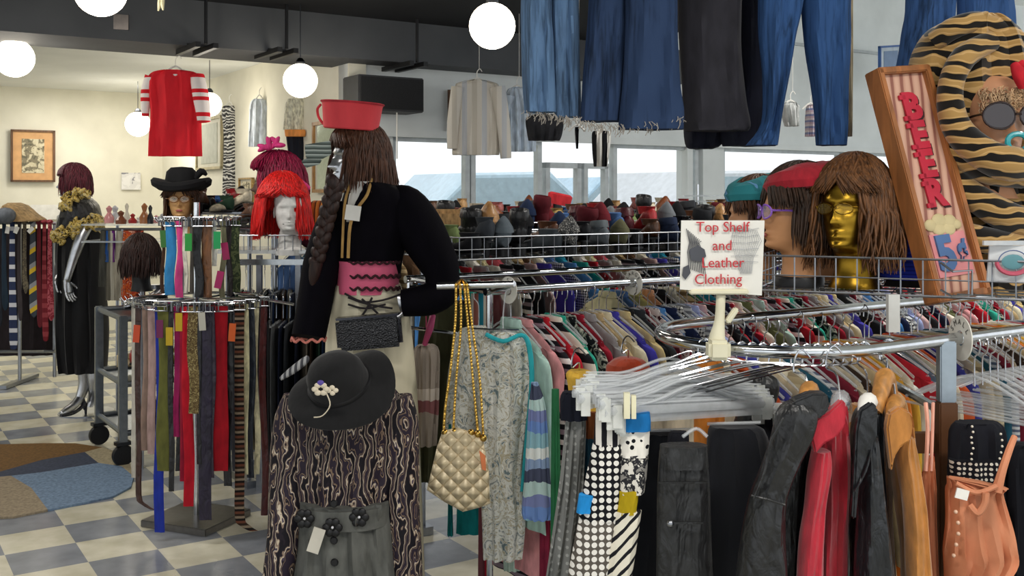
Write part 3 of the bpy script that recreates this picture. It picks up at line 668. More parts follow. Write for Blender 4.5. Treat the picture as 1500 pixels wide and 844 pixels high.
def trouser_proto():
    mb = MB(); rows = [(-.03, .17), (-.06, .175), (-.2, .185), (-.9, .15)]
    q = cr([r+(0,) for r in rows], 3); mb.loft([[Vector((w*spow(cos(a), .8), .012*sin(a)+.006*sin(3*pi*spow(cos(a), .8)+z*5), z)) for a in [2*pi*i/28 for i in range(28)]] for z, w, _ in q]); return mb
PR['trouser'] = [('trouser_body', trouser_proto().mesh('trouser_body', WHITE), 0), ('hanger', MB().tube([(-.19, 0, -.03), (.19, 0, -.03)], .005, 6).mesh('hanger', CLR), 1), ('hook', hook_mesh().mesh('hook', WIRE), 3)]
def place(proto, name, label, cat, loc, rz, mats, group=None, sc=(1, 1, 1)):
    r = thing(name, label, cat, tuple(loc), rz, group); r.scale = sc
    for nm, me, k in PR[proto]:
        c = bpy.data.objects.new(nm, me); COL.objects.link(c); c.parent = r
        m = mats[k] if k < len(mats) else None
        if m: c.material_slots[0].link = 'OBJECT'; c.material_slots[0].material = m
        if nm == 'hanger': hg = c
        if nm == 'hook': c.parent = hg
    return r
RU = radians(123)      # garment plane across a u-rail
# ---- shirts on the middle rack, nearest first
SH = [('pale mint', cloth('a9c6bb'), 1), ('pink ribbed', cloth('c98a8c'), 3), ('black and white banded', stripes('1b1b20 e4e0dc 1b1b20 8a7a84', 14, 2), 3), ('scarlet', cloth('b01f2c'), 1),
 ('ivory and black striped', stripes('d9d3c4 d9d3c4 1c1c20', 10, 2), 0), ('jade green', cloth('2c9a84'), 1), ('black floral', blotch('17171b 17171b 8d8a80 c9bfae', 30), 1), ('wine red', cloth('8e1b2c'), 4), ('heather grey', cloth('8d8b8a'), 1), ('tan', cloth('b29a72'), 0),
 ('cream', cloth('d4cbb0'), 1), ('royal purple', cloth('3f3a9c'), 4), ('mustard cream', cloth('cbb681'), 1), ('black wool', cloth('1b1c20'), 4), ('charcoal', cloth('303338'), 1), ('dark maroon floral', blotch('4a1420 4a1420 7c2030 cfc0bc', 16), 1),
 ('white and red blossom', blotch('8a1c2c d9d2cc d9d2cc 3a1a24', 18), 1), ('sky blue', cloth('4a7fb8'), 1), ('navy', cloth('1c2440'), 4), ('black and white houndstooth', dots('1c1c20', 'd8d6d0', 75, .42), 1), ('grey checked', stripes('b9bcc0 6e7078', 50, 2), 1), ('lavender blue', cloth('9aa3cc'), 1),
 ('blush pink', cloth('c9a6a2'), 0), ('black satin', cloth('17171a', .5), 1), ('bright red', cloth('b8202e'), 0), ('deep navy', cloth('1a2036'), 1), ('crimson print', blotch('a01c2c b8303c e0cfca', 22), 1), ('ivory', cloth('d8d2c2'), 1), ('olive', cloth('5d6040'), 1), ('dusty rose', cloth('a87878'), 1)]
def run(rows, n, u0, du, v, z, rail, seed, group, near='', z_j=.0):
    g = random.Random(seed); names = []
    seq = [rows[i % len(rows)] for i in range(n)]
    for i, (d, m, pk) in enumerate(seq):
        pr_ = seq[i-1][0] if i else 'the rack end'; nx = seq[i+1][0] if i < n-1 else 'the far end'
        lap = i//len(rows); ex = ('', ', farther along', ', farther still', ', near its end', ', at its very end')[min(4, lap)]
        lb = '%s garment on %s%s, after %s' % (d, rail, ex, pr_) if i else '%s garment first on %s' % (d, rail)
        u = u0+du*i+g.uniform(-.006, .006)
        place('shirt%d' % pk, 'hanging_shirt', ' '.join(lb.split()[:16]), 'shirt', UV(u, v+g.uniform(-.012, .012), z-.122), RU+g.uniform(-.08, .08), [m, None, m, None], group, (g.uniform(.93, 1.04), .8, g.uniform(.92, 1.08)))
run(SH, 76, 2.045, .041, 3.15, 1.31, 'the middle rail', 3, 'shirts on the middle rail')
CB = [('cream linen', cloth('cfc6ae'), 1), ('rust orange', cloth('b5502a'), 0), ('violet blue', cloth('3c3f8c'), 1), ('beige', cloth('b8a88a'), 4), ('khaki plaid', stripes('a89a7c 8c8068 bcb092', 18, 2), 4), ('teal', cloth('1f4a5c'), 4), ('fine striped', stripes('c9c9c9 5c6478', 60, 2), 1), ('burgundy', cloth('6e1d2c'), 1), ('stone', cloth('b4aa92'), 4), ('dark brown', cloth('33261e'), 4),
 ('pale camel', cloth('c3ab82'), 4), ('orange', cloth('c8702a'), 1), ('yellow', cloth('caa23c'), 1), ('white', cloth('d8d6ce'), 0), ('red', cloth('a8202c'), 1), ('slate', cloth('50606e'), 1)]
run(CB, 32, 2.06, .05, VK, ZR, 'the looped back rail', 5, 'clothes on the back rail of the looped rack')
CC = [('olive cream', cloth('bdb58f'), 1), ('steel blue', cloth('4b6a9a'), 1), ('soft yellow', cloth('cfc27a'), 1), ('peach', cloth('cf9a78'), 1), ('black', cloth('1b1c20'), 1), ('ivory knit', cloth('d8d2c0', sc=80), 1), ('tan striped', stripes('c4ad84 7b6648', 22, 2), 1), ('green', cloth('3f7a4c'), 1), ('turquoise', cloth('2a8aa4'), 1), ('zigzag', waves('1c1c20 d8d4ca', 14, 6.0), 1), ('grey', cloth('7e807e'), 1), ('rose', cloth('b5505c'), 1), ('white lace', cloth('dedad0'), 1), ('brown', cloth('5c4430'), 1), ('red floral', blotch('a8202c d8c8c0 5c1c24', 25), 1)]
run(CC, 44, 3.0, .07, 3.78, 1.31, 'the rear middle rail', 8, 'clothes on the rail behind the middle rail')
SH2 = [SH[i] for i in (17, 5, 24, 8, 27, 2, 13, 22, 11, 19)]
run(SH2, 42, 2.45, .08, 4.45, 1.40, 'the second rack', 12, 'clothes on the rack behind the shoe basket')
run([CC[i] for i in (1, 8, 4, 12, 0, 11, 10, 6, 13, 5)], 46, 2.2, .085, 5.7, 1.44, 'the far window rack', 14, 'clothes on the far rack by the windows')
# empty clear hangers over the rails
g = random.Random(4)
for i in range(34):
    u = 2.15+i*.05
    place('empty', 'clothes_hanger', 'clear empty hanger among the hooks on the rail behind the middle rail', 'hanger', UV(u, 3.5+.02*sin(i), 1.31-.097+.0), RU+g.uniform(-.1, .1), [None]*4, 'empty clear hangers behind the middle rail') if False else None
for i in range(26):
    u = 2.40+i*.034
    place('empty', 'clothes_hanger', 'clear empty hanger packed on the right end of the front rail', 'hanger', UV(u, VF, ZR-.122), RU+g.uniform(-.12, .12), [None]*4, 'clear hangers at right end of the front rail')

# ---- first three garments (floral one etc.) explicit
FL = blotch('8f9694 c9cac4 dcdcd4 d2d3cb b0a890 c6c8c2 6d7c80', 20, 3.0, 2.5)
t = thing('floral_blouse', 'long grey floral blouse with turquoise trim at the rail end right of the purse', 'blouse', tuple(P(740, 820, 3.62)))
MB().drape([(486, 726, 748), (492, 712, 764), (506, 700, 775), (560, 698, 778, .02), (640, 702, 770), (700, 704, 764), (760, 706, 770), (818, 708, 765)], 3.62, .035, .014, 3).build('body', FL, t)
mb = MB(); mb.stube([P(712, 490, 3.58), P(737, 500, 3.56), P(764, 491, 3.58), P(775, 508, 3.56), P(779, 560, 3.57), P(772, 640, 3.57), P(764, 720, 3.57)], [.008, .008, .008, .009, .009, .008, .005], 8); mb.build('turquoise_trim', cloth('2f9fa8'), t)
MB().stube([P(702, 508, 3.68), P(692, 550, 3.72), P(684, 610, 3.75), P(680, 640, 3.75)], [.05, .05, .05, .048], 12).build('sleeve', FL, t)
mb = hanger_mesh(.19); 
for v in mb.v: pass
h = MB(); h.stube([P(706, 500, 3.66), P(737, 484, 3.62), P(770, 500, 3.6)], .005, 6); h.stube([P(737, 484, 3.62), P(737, 462, 3.66), P(741, 428, 3.72), P(747, 424, 3.73)], .0025, 6); h.build('hanger', CLR, t)
t = thing('mint_slip', 'pale mint slip dress hem below the floral blouse', 'dress', tuple(P(750, 842, 3.8)))
MB().drape([(600, 742, 770), (700, 738, 768), (780, 735, 765), (836, 738, 762)], 3.8, .02, .006).build('body', cloth('b5cbbd'), t)
t = thing('hanging_dress', 'wide blue watercolour striped dress right of the floral blouse', 'dress', tuple(P(790, 760, 3.5)))
MB().drape([(560, 778, 788), (600, 774, 800), (700, 768, 806), (752, 764, 812), (762, 772, 806)], 3.5, .02, .008).build('body', stripes('8fb8c4 6f8fc8 7c86b4 b9d2cf 4a5066 8aa0c0 dfe4e2', 3.4, 2, dist=.3), t)
for (x0, x1, y0, y1, Z, m, lb) in ((655, 664, 742, 785, 3.9, cloth('0f6a6c'), 'narrow teal cloth hem beneath the quilted purse'), (668, 706, 745, 782, 3.95, cloth('0f7274'), 'wide teal cloth hem beneath the quilted purse'), (700, 720, 740, 860, 3.75, stripes('a01c30 c8b0a0 a01c30 6a3a40', 6, 0), 'red patterned scarf hanging to the floor below the floral blouse'),
        (806, 822, 690, 860, 3.45, cloth('2a6a44'), 'green cloth hanging between striped dress and dotted skirt'), (790, 806, 700, 860, 3.6, cloth('7a2038'), 'maroon cloth hanging below the blue striped dress'), (776, 790, 770, 860, 3.8, cloth('24543c'), 'dark green hem low behind the mint slip')):
    t = thing('hanging_cloth', lb, 'clothing', tuple(P((x0+x1)/2, y1, Z))); MB().drape([(y0-120, x0+2, x1-3), (y0, x0+1, x1-1), (y1, x0, x1)], Z, .02, .006, 2, n=24).build('body', m, t)
# ================================================================== FRONT GARMENTS ON THE LOOP RACK
def hang_to(mb, a, rail):   # metal hook from garment point a up to a rail point
    a = Vector(a); b = Vector(rail); mb.stube([a, a+(b-a)*.6, b+Vector((-.018, 0, -.03)), b+Vector((-.014, 0, .004)), b+Vector((0, 0, .019)), b+Vector((.018, 0, .002))], .0022, 6)
def clip_hanger(x0, y0, x1, y1, Z0, Z1, rail, label, arms=.004):
    a, b = P(x0, y0, Z0), P(x1, y1, Z1); c = (a+b)/2; t = thing('clear_hanger', label, 'hanger', tuple(c), 0, 'clear plastic hangers bunched on the round end')
    up = Vector((0, 0, .05)); mb = MB()
    mb.tube([a, b], arms*1.5, 6, sq=1.8); mb.tube([a+Vector((0, 0, .014)), b+Vector((0, 0, .014))], arms*.7, 5); mb.stube([a, a+(c-a)*.5+up*.35, c+up, b+(c-b)*.5+up*.35, b], arms, 6)
    mb.build('arm', CLR, t); h = MB(); hang_to(h, c+up, rail); h.build('hook', WIRE, t)
    for q, w in ((a, .12), (b, -.12)):
        k = MB(); p = q+(b-a)*w*.3; k.box(p+Vector((0, 0, -.012)), (.02, .014, .05)); k.build('clip', clear('eef0ea', .65), t)
    return t
g = random.Random(11)
for i in range(17):
    f = i/16; a = -pi*.50-pi*.42*f-.1; rail = UV(UC+rr*cos(a), vc+rr*sin(a), ZR)
    x0 = 905-70*f+g.uniform(-8, 8) if i < 9 else 835+60*(f-.5)+g.uniform(-8, 8); y0 = 614-58*f+g.uniform(-3, 3); x1 = 1128-30*f+g.uniform(-12, 20); y1 = 600-40*f+g.uniform(-4, 4)
    Z0 = rail.y-.13+.02*f; Z1 = rail.y+.13+.02*f
    clip_hanger(x0, y0, x1, y1, Z0, Z1, rail, 'clear plastic clip hanger in the bunch on the round rack end')
def custom(name, label, cat, x, y, Z, group=None): return thing(name, label, cat, tuple(P(x, y, Z)), 0, group)
for nm, lb, rows, Z, m in (('hanging_jacket', 'rust suede jacket shoulder rising behind the clear clip hangers', [(524, 908, 932), (532, 893, 948), (560, 887, 953), (760, 890, 950)], 2.95, cloth('93361c', sheen=.2)),
        ('hanging_jacket', 'orange brown jacket shoulder just under the sign clamp', [(526, 1026, 1048), (540, 1019, 1060), (700, 1016, 1062)], 2.75, cloth('b8702c')),
        ('hanging_cloth', 'mustard yellow cloth at left end of the clear clip hangers', [(543, 834, 862), (549, 829, 876), (566, 832, 884), (640, 840, 880)], 2.62, cloth('c29a3a')),
        ('hanging_jacket', 'cream jacket shoulder between the sign clamp and wooden hanger', [(530, 1100, 1140), (545, 1088, 1180), (575, 1084, 1200), (760, 1090, 1190)], 2.98, cloth('c9c0a8'))):
    t = custom(nm, lb, 'clothing', (rows[0][1]+rows[0][2])/2, rows[-1][0], Z); MB().drape(rows, Z, .05, .008, 2).build('body', m, t)
    h = MB(); x = (rows[0][1]+rows[0][2])/2; hang_to(h, P(x, rows[0][0]+4, Z), P(x, rows[0][0]-22, Z-.02)); h.build('hook', WIRE, t)
# dotted grey skirt with dark waistband
t = custom('dotted_skirt', 'grey dotted long skirt with a dark waistband left of the patchwork trousers', 'skirt', 830, 900, 2.38)
MB().drape([(612, 828, 858), (640, 826, 858), (700, 820, 855), (760, 812, 850), (820, 803, 842), (900, 790, 836)], 2.38, .035, .012, 3).build('body', dots('7e7f7c', 'a5a6a2', 55, .2), t)
MB().drape([(574, 824, 854), (585, 820, 858), (615, 821, 860)], 2.36, .03, .004).build('waistband', cloth('10131f'), t)
MB().box(P(850, 574, 2.33), (.02, .015, .055)).build('clip', clear('e6e8e0', .7), t)
t = custom('rust_garment', 'thin rust and blue garment between dotted skirt and patchwork trousers', 'clothing', 862, 900, 2.42)
MB().drape([(604, 856, 874), (660, 854, 872), (760, 846, 866), (900, 832, 850)], 2.42, .02, .006).build('body', stripes('2f5a70 2f5a70 9a5a34 6e6a66', 1.2, 2), t)
# patchwork trousers
t = custom('patchwork_trousers', 'black and white patchwork patterned trousers with blue and yellow patches', 'trousers', 880, 900, 2.26)
PW = dots('15151a', 'e3e0d8', 62, .36); PW2 = dots('5b554e', 'e8e4dc', 62, .38); PW3 = stripes('1a1a20 e6e2da', 42, 0); PW4 = dots('e8e4da', '15151a', 60, .3, .5)
Zp_ = 2.26
for rows, m, nm, dz in (([(606, 872, 912), (640, 870, 909), (652, 869, 908)], PW3, 'striped_panel', 0), ([(650, 868, 912), (690, 860, 912), (740, 850, 908), (760, 848, 905)], PW, 'checked_panel', 0),
        ([(758, 848, 906), (800, 840, 900), (844, 832, 896), (920, 822, 890)], PW2, 'round_dot_panel', 0), ([(626, 906, 952), (650, 905, 951), (668, 905, 950)], PW4, 'dotted_panel', .0),
        ([(665, 905, 950), (700, 903, 947), (722, 902, 944)], blotch('d8d4ca 2a2a2e 8d8a84', 60, 3.0, .5), 'speckled_panel', 0), ([(748, 898, 940), (790, 890, 934), (844, 880, 926), (920, 868, 915)], stripes('ded8c6 ded8c6 1c1c20', 48, 2, rot=.8), 'diagonal_panel', -.004)):
    MB().drape(rows, Zp_+dz, .03, .005, 2, n=30).build(nm, m, t)
MB().drape([(718, 905, 936), (735, 904, 934), (752, 902, 932)], Zp_-.006, .03, .003, 2).build('yellow_patch', cloth('b39a14'), t)
MB().drape([(724, 848, 872), (738, 846, 870), (750, 844, 868)], Zp_-.01, .032, .003, 1).build('blue_patch', cloth('1f7fc0'), t)
MB().drape([(604, 906, 952), (616, 905, 953), (630, 905, 953)], Zp_-.006, .034, .003, 1).build('blue_waistband', cloth('186aa8'), t)
MB().drape([(590, 885, 915), (596, 882, 918), (608, 880, 918)], Zp_, .02, .002, 1).build('orange_lining', cloth('e0522c'), t)
mb = MB(); mb.box(P(918, 594, Zp_-.05), (.013, .014, .055)); mb.box(P(928, 596, Zp_-.045), (.01, .014, .05)); mb.build('clip', plain('d9d4b4', .4), t)
# black trousers / leather skirts
for lb, rows, Z, m, nm in (('black trousers directly right of the patchwork trousers', [(634, 945, 1008), (646, 940, 1010), (720, 930, 1010), (844, 915, 1005), (920, 908, 1000)], 2.4, cloth('15171d', .8), 'black_trousers'),
        ('black velvet skirt between leather trousers and leather jacket', [(624, 1040, 1110), (640, 1036, 1125), (720, 1030, 1140), (844, 1020, 1150), (920, 1015, 1155)], 2.4, cloth('0f1118', .7, sheen=.15), 'velvet_skirt'),
        ('black velvet trousers behind the black leather jacket', [(610, 1090, 1150), (640, 1085, 1165), (760, 1080, 1185), (900, 1075, 1190)], 2.52, cloth('12141c', .8), 'black_trousers')):
    x = (rows[0][1]+rows[0][2])/2; t = custom(nm, lb, 'trousers' if 'trousers' in nm else 'skirt', x, 920, Z); MB().drape(rows, Z, .035, .008, 2.5).build('body', m, t)
    h = MB(); h.tube([P(rows[0][1]-4, rows[0][0]-3, Z), P(rows[0][2]+4, rows[0][0]-5, Z)], .004, 6); h.build('hanger_bar', CLR, t)
t = custom('leather_trousers', 'black leather trousers with a snapped pocket in front of black skirts', 'trousers', 1000, 920, 2.25); LT = leather('242526', .42)
MB().drape([(657, 969, 1030), (662, 966, 1035), (720, 963, 1040), (800, 962, 1043), (920, 960, 1048)], 2.25, .03, .006, 2).build('body', LT, t)
MB().drape([(652, 967, 1036), (668, 966, 1037), (684, 965, 1038)], 2.245, .033, .003, 1.5).build('waistband', LT, t)
mb = MB(); mb.box(P(1000, 707, 2.21), (.105, .004, .004)); mb.build('waist_seam', leather('151617'), t); mb = MB(); mb.box(P(1004, 766, 2.205), (.075, .004, .005)); mb.build('pocket_seam', leather('151617'), t)
MB().ell(P(982, 767, 2.205), .008, 8).build('snap', STEEL, t)
h = MB(); h.stube([P(1000, 640, 2.25), P(1020, 628, 2.26), P(1036, 640, 2.25)], .004, 6); h.build('hanger_bar', CLR, t)
t = custom('belt_loop_top', 'small black folded waistband above the leather trousers', 'clothing', 995, 660, 2.33); MB().drape([(632, 982, 1006), (640, 978, 1008), (668, 976, 1010)], 2.33, .02, .003).build('body', cloth('14151c'), t)
# jackets seen edge-on: sleeve towards the camera
def jacket(name, label, m, sleeve_rows, body_rows, col_pts, Z, rail, hangm, seam=None, lapel=None, plates=()):
    x = (body_rows[0][1]+body_rows[0][2])/2; t = custom(name, label, 'jacket', x, body_rows[-1][0], Z)
    MB().drape(body_rows, Z+.09, .07, .014, 2.2, k=4, pw=.9).build('body', m, t)
    MB().drape(sleeve_rows, Z-.03, .05, .006, 1.5, k=5, pw=1.0).build('sleeve', m, t)
    MB().drape(sleeve_rows[1:] and [(y+4, a+14, b+14, .38) for y, a, b in [r[:3] for r in sleeve_rows]], Z, .045, .006, 1.5, k=3, pw=1.0).build('sleeve', m, t)
    for nm_, pl_, z_, th_ in plates:
        pb = MB(); pb.loft([[P(x_, y_, Z+z_)+Vector((0, d_, 0)) for x_, y_ in pl_] for d_ in (-th_, th_)]); pb.build(nm_, m, t, bev=.004)
    if seam:
        sm = MB()
        for pts in seam: sm.stube([P(a, b, Z-.083) for a, b in pts], .0028, 6)
        sm.build('seam', m, t)
    if lapel: MB().drape(lapel, Z-.0, .035, .004, 1, k=3, n=24).build('lapel', m, t)
    h = MB(); cx = (col_pts[0][1]+col_pts[0][2])/2
    hang_to(h, P(cx, col_pts[0][0]+14, Z+.05), rail); h.build('hook', WIRE, t)
    k = MB(); k.stube([P(cx-8, col_pts[0][0]+22, Z+.0), P(cx, col_pts[0][0]-2, Z+.06), P(cx+10, col_pts[0][0]+26, Z+.25)], [.012, .02, .012], 10); k.build('hanger', hangm, t)
    return t
WH = wood('b9803f')
def rl(px, v=VF): Z = atv(px, v); u = CA*(px-750)*Z/F+SA*Z; return UV(u, v, ZR)
JB = leather('1e1f20', .3)
jacket('leather_jacket', 'black leather jacket with seamed sleeve left of the red suede jacket', JB, [(590, 1150, 1180), (604, 1138, 1196), (640, 1130, 1190), (680, 1116, 1170), (730, 1098, 1152), (790, 1086, 1150), (850, 1078, 1152), (920, 1076, 1152)],
    [(590, 1165, 1190), (610, 1150, 1204), (700, 1140, 1196), (844, 1130, 1190), (920, 1130, 1190)], [(573, 1168, 1204), (582, 1162, 1210), (598, 1160, 1206), (612, 1166, 1198)], 2.15, rl(1175), WH,
    [[(1148, 612), (1128, 650), (1120, 690), (1104, 730)], [(1100, 726), (1125, 732), (1150, 740)]],
    plates=[('collar', [(1160, 585), (1186, 574), (1208, 574), (1212, 596), (1196, 612), (1166, 618), (1150, 604)], -.03, .02), ('collar', [(1170, 578), (1200, 572), (1206, 590), (1176, 600)], .10, .02)])
RS = cloth('b02a38', .95, .1, 60, .4, .3)
jacket('suede_jacket', 'red suede jacket between the two black leather jackets', RS, [(660, 1190, 1215), (690, 1184, 1216), (745, 1178, 1208), (790, 1172, 1206), (850, 1168, 1204), (930, 1166, 1200)],
    [(600, 1196, 1236), (620, 1188, 1240), (650, 1188, 1242), (720, 1186, 1242), (800, 1184, 1240), (920, 1180, 1238)], [(586, 1226, 1238), (600, 1204, 1240), (618, 1188, 1238), (640, 1186, 1226), (658, 1187, 1204)], 2.18, rl(1222), CLR,
    plates=[('collar', [(1186, 616), (1210, 604), (1232, 584), (1238, 592), (1236, 622), (1222, 640), (1206, 648), (1192, 664), (1186, 640)], -.06, .012), ('collar', [(1222, 604), (1236, 586), (1241, 600), (1242, 640), (1232, 640)], .06, .012)])
jacket('leather_jacket', 'black leather jacket with collar between red and tan suede jackets', leather('1b1d20', .28), [(640, 1262, 1284), (670, 1258, 1288), (740, 1256, 1296), (800, 1254, 1304), (860, 1252, 1312), (930, 1250, 1318)],
    [(598, 1262, 1286), (620, 1252, 1292), (700, 1246, 1296), (800, 1248, 1302), (920, 1248, 1308)], [(590, 1262, 1282), (600, 1254, 1286), (640, 1250, 1284), (700, 1250, 1266), (758, 1247, 1254)], 2.2, rl(1268), WHITE,
    [[(1276, 660), (1268, 690), (1252, 720)]],
    plates=[('collar', [(1258, 600), (1276, 588), (1284, 596), (1283, 640), (1270, 668), (1258, 700), (1252, 760), (1246, 758), (1250, 680), (1252, 630)], -.07, .010)])
TS = cloth('b0763a', .95, .14, 50, .4, .3)
jacket('suede_jacket', 'tan suede jacket on wooden hanger beside the brown post', TS, [(640, 1318, 1336), (665, 1312, 1342), (720, 1320, 1352), (770, 1326, 1358), (850, 1328, 1364), (930, 1330, 1366)],
    [(600, 1300, 1328), (620, 1302, 1334), (700, 1310, 1344), (800, 1322, 1352), (920, 1326, 1356)], [(592, 1304, 1322), (602, 1298, 1332), (620, 1300, 1334), (645, 1302, 1333), (670, 1306, 1318)], 2.24, rl(1303), WH,
    plates=[('collar', [(1300, 604), (1316, 594), (1330, 602), (1335, 622), (1332, 644), (1318, 652), (1308, 668), (1304, 690), (1300, 660), (1296, 625)], -.075, .012)])
t = custom('wooden_hanger', 'light wooden hanger standing up out of the tan suede jacket', 'hanger', 1300, 640, 2.3)
MB().stube([P(1283, 606, 2.26), P(1290, 575, 2.3), P(1297, 552, 2.34), P(1306, 580, 2.42), P(1322, 604, 2.5)], [.013, .019, .021, .017, .013], 12).build('arm', WH, t)
h = MB(); hang_to(h, P(1297, 552, 2.34), rl(1300)); h.build('hook', WIRE, t)
# peach camisole, dotted top, black top on the right
PE = cloth('c98461', .6, .12, 14); t = custom('satin_camisole', 'peach satin camisole with thin straps hanging right of the brown post', 'camisole', 1440, 900, 2.3)
MB().drape([(700, 1389, 1398), (712, 1388, 1470), (722, 1388, 1468), (760, 1387, 1478), (800, 1386, 1488), (822, 1386, 1492), (860, 1386, 1470), (920, 1384, 1480)], 2.3, .03, .016, 4, k=4).build('body', PE, t)
MB().stube([P(1460, 720, 2.27), P(1468, 690, 2.27), P(1478, 660, 2.29), P(1486, 640, 2.31)], [.012, .009, .008, .007], 8).build('strap', PE, t)
mb = MB(); mb.stube([P(1400, 708, 2.27), P(1430, 722, 2.26), P(1460, 712, 2.26)], .006, 8); mb.stube([P(1420, 740, 2.26), P(1432, 752, 2.25), P(1442, 738, 2.25), P(1444, 722, 2.25)], .008, 8); mb.build('neckline_trim', PE, t)
MB().box(P(1409, 724, 2.255), (.028, .004, .022), RY(15)).build('label_tag', WHITE, t)
bt = MB()
for k in range(5): bt.ell(P(1400+4*sin(k), 750+16*k, 2.262), .0045, 6)
bt.build('button', plain('d9b49a', .3), t)
t = custom('peach_camisole_back', 'strip of peach satin top left of the brown post', 'camisole', 1362, 900, 2.36)
MB().drape([(668, 1360, 1368), (700, 1350, 1370), (760, 1348, 1372), (900, 1350, 1376)], 2.36, .02, .008).build('body', PE, t)
mb = MB(); mb.stube([P(1356, 690, 2.35), P(1359, 630, 2.36), P(1356, 590, 2.38)], .005, 6); mb.stube([P(1364, 690, 2.35), P(1366, 630, 2.36), P(1367, 590, 2.38)], .004, 6); mb.build('strap', cloth('d9a08c'), t)
t = custom('dotted_top', 'black top with white dotted yoke hanging behind the peach camisole', 'top', 1430, 900, 2.4)
MB().drape([(618, 1398, 1462), (632, 1390, 1472), (680, 1388, 1476), (710, 1388, 1474), (900, 1388, 1470)], 2.4, .03, .01).build('body', cloth('14151c'), t)
MB().drape([(672, 1390, 1474), (690, 1392, 1472), (716, 1398, 1466)], 2.38, .032, .008).build('yoke', dots('14141a', 'd2cdbf', 85, .3), t)
mb = MB()
for k in range(9): mb.ell(P(1466+2.2*sin(k), 636+9*k, 2.36), .003, 5); mb.ell(P(1424+1.5*sin(k*2), 625+8*k, 2.36), .003, 5)
mb.build('beading', plain('d8d2c2', .3), t)
t = custom('black_top', 'plain black top at the right edge behind the peach camisole', 'top', 1490, 900, 2.36); MB().drape([(650, 1484, 1530), (665, 1474, 1550), (740, 1476, 1560), (900, 1480, 1570)], 2.38, .03, .01).build('body', cloth('101118'), t)

# ================================================================== SHELF SIGN ON THE RAIL
CREAMP = plain('d8d3b8', .45, .03); t = custom('sign_holder', 'cream plastic clamp stand gripping the front rail under the handwritten sign', 'sign holder', 1050, 528, 2.36)
mb = MB(); mb.stube([P(1052, 524, 2.36), P(1050, 500, 2.35), P(1054, 470, 2.35), P(1056, 432, 2.35)], [.018, .02, .012, .011], 12); mb.build('stem', CREAMP, t)
mb = MB(); mb.box(P(1052, 512, 2.33), (.05, .05, .045)); mb.build('clamp', CREAMP, t, bev=.008)
mb = MB(); mb.box(P(1072, 462, 2.35), (.012, .02, .04), RY(35)); mb.build('lever', CREAMP, t, bev=.003)
mb = MB(); mb.box(P(1052, 427, 2.345), (.135, .03, .012)); mb.build('tray', CREAMP, t, bev=.003)
t = custom('paper_sign', 'white paper sign with red handwriting about the top shelf and leather', 'sign', 1058, 430, 2.34)
A = [P(998, 323, 2.33), P(1120, 323, 2.36), P(1116, 433, 2.36), P(996, 424, 2.33)]
card = MB().sheet(A, .004, Vector((0, 1, 0))).build('card', plain('dcdad2', .6, .02), t)
def onsign(fx, fy): return A[0]+(A[1]-A[0])*fx+(A[3]-A[0])*fy+Vector((0, -.003, 0))
X, Y = (A[1]-A[0]).normalized(), (A[0]-A[3]).normalized(); RI = plain('b8323a', .7)
INK = plain('4a4c52', .8); INK2 = plain('9a9da2', .8); sk = MB(); g = random.Random(2)
def line(mb, pts, r=.0006): mb.tube([onsign(*p) for p in pts], r, 4)
for k in range(14): line(sk, [(.64+.02*k, .06+.006*k), (.60+.028*k, .3+.01*sin(k)), (.66+.016*k, .55), (.72+.01*k, .78)], .0005)
for k in range(6): line(sk, [(.6, .12+.1*k), (.78, .15+.09*k), (.93, .11+.1*k)], .0005)
sk.build('skirt_sketch', INK2, card); sk = MB()
for k in range(10): line(sk, [(.06+.02*k, .12+.02*k), (.10+.012*k, .32), (.08+.02*k, .46), (.1+.022*k, .7+.01*k)], .0009)
sk.loft([[onsign(fx, fy)+Vector((0, d, 0)) for fx, fy in ((.1, .42), (.2, .36), (.28, .42), (.3, .52), (.24, .6), (.12, .58))] for d in (0, -.0012)])
sk.loft([[onsign(fx, fy)+Vector((0, d, 0)) for fx, fy in ((.03, .68), (.1, .64), (.12, .76), (.06, .86), (.02, .8))] for d in (0, -.0012)])
sk.build('figure_sketch', INK, card)
for body, fy, fx in (('Top Shelf', .1, .49), ('and', .37, .49), ('Leather', .62, .5), ('Clothing', .86, .45)):
    text(body, .033, tuple(onsign(fx, fy)+Vector((0, -.002, 0))), X, Y, 'handwriting', RI, card, .0006)

# ================================================================== HEADS IN THE BASKET
zb = 1.395
def hb(x, Z, s): v = P(x, 400, Z); v.z = zb+.10*s; return v
SKIN = plain('c08a5e', .55, .04, 10)
t, M = head_thing('mannequin_head', 'brown-haired foam head under the teal beret behind the paper sign', 'mannequin head', hb(1110, 3.25, .95), -80, .95, plain('b5835c', .5), ('4a3020', dict(length=.12, seed=3)))
beret('teal wool beret with pale blue patches on the rearmost brown wig', M, .95, blotch('2f7f86 2f7f86 2c7078 5f8fb8', 9, 2.0), .115, .07, .165, (10, 4), 0, .012)
t, M = head_thing('mannequin_head', 'tan head in profile with dark bobbed wig and purple glasses', 'mannequin head', hb(1170, 3.02, 1.05), -86, 1.05, SKIN, ('33241a', dict(length=.10, gap=72, seed=5, n=230, bang=.07)), eyes='6b4c38')
MB().lathe([(.073, -.005), (.074, .02), (.07, .026)], M.to_translation()+Vector((0, 0, -.105)), 28).build('black_base', BLACK, t)
beret('red felt beret on the head with purple glasses', M, 1.05, cloth('98202c', .95, .1, 70, .4, .1), .112, .075, .165, (9, -3), 0, .022)
glasses('purple framed glasses on the tan head in profile', M, 1.05, plain('8a5cc0', .3), clear('e8e0f4', .2))
t, M = head_thing('mannequin_head', 'extra brown wig on the head behind the red beret', 'mannequin head', hb(1218, 3.22, 1.05), -90, 1.05, SKIN, ('5c4030', dict(length=.12, gap=60, seed=15, n=220, curl=.012, puff=1.3)))
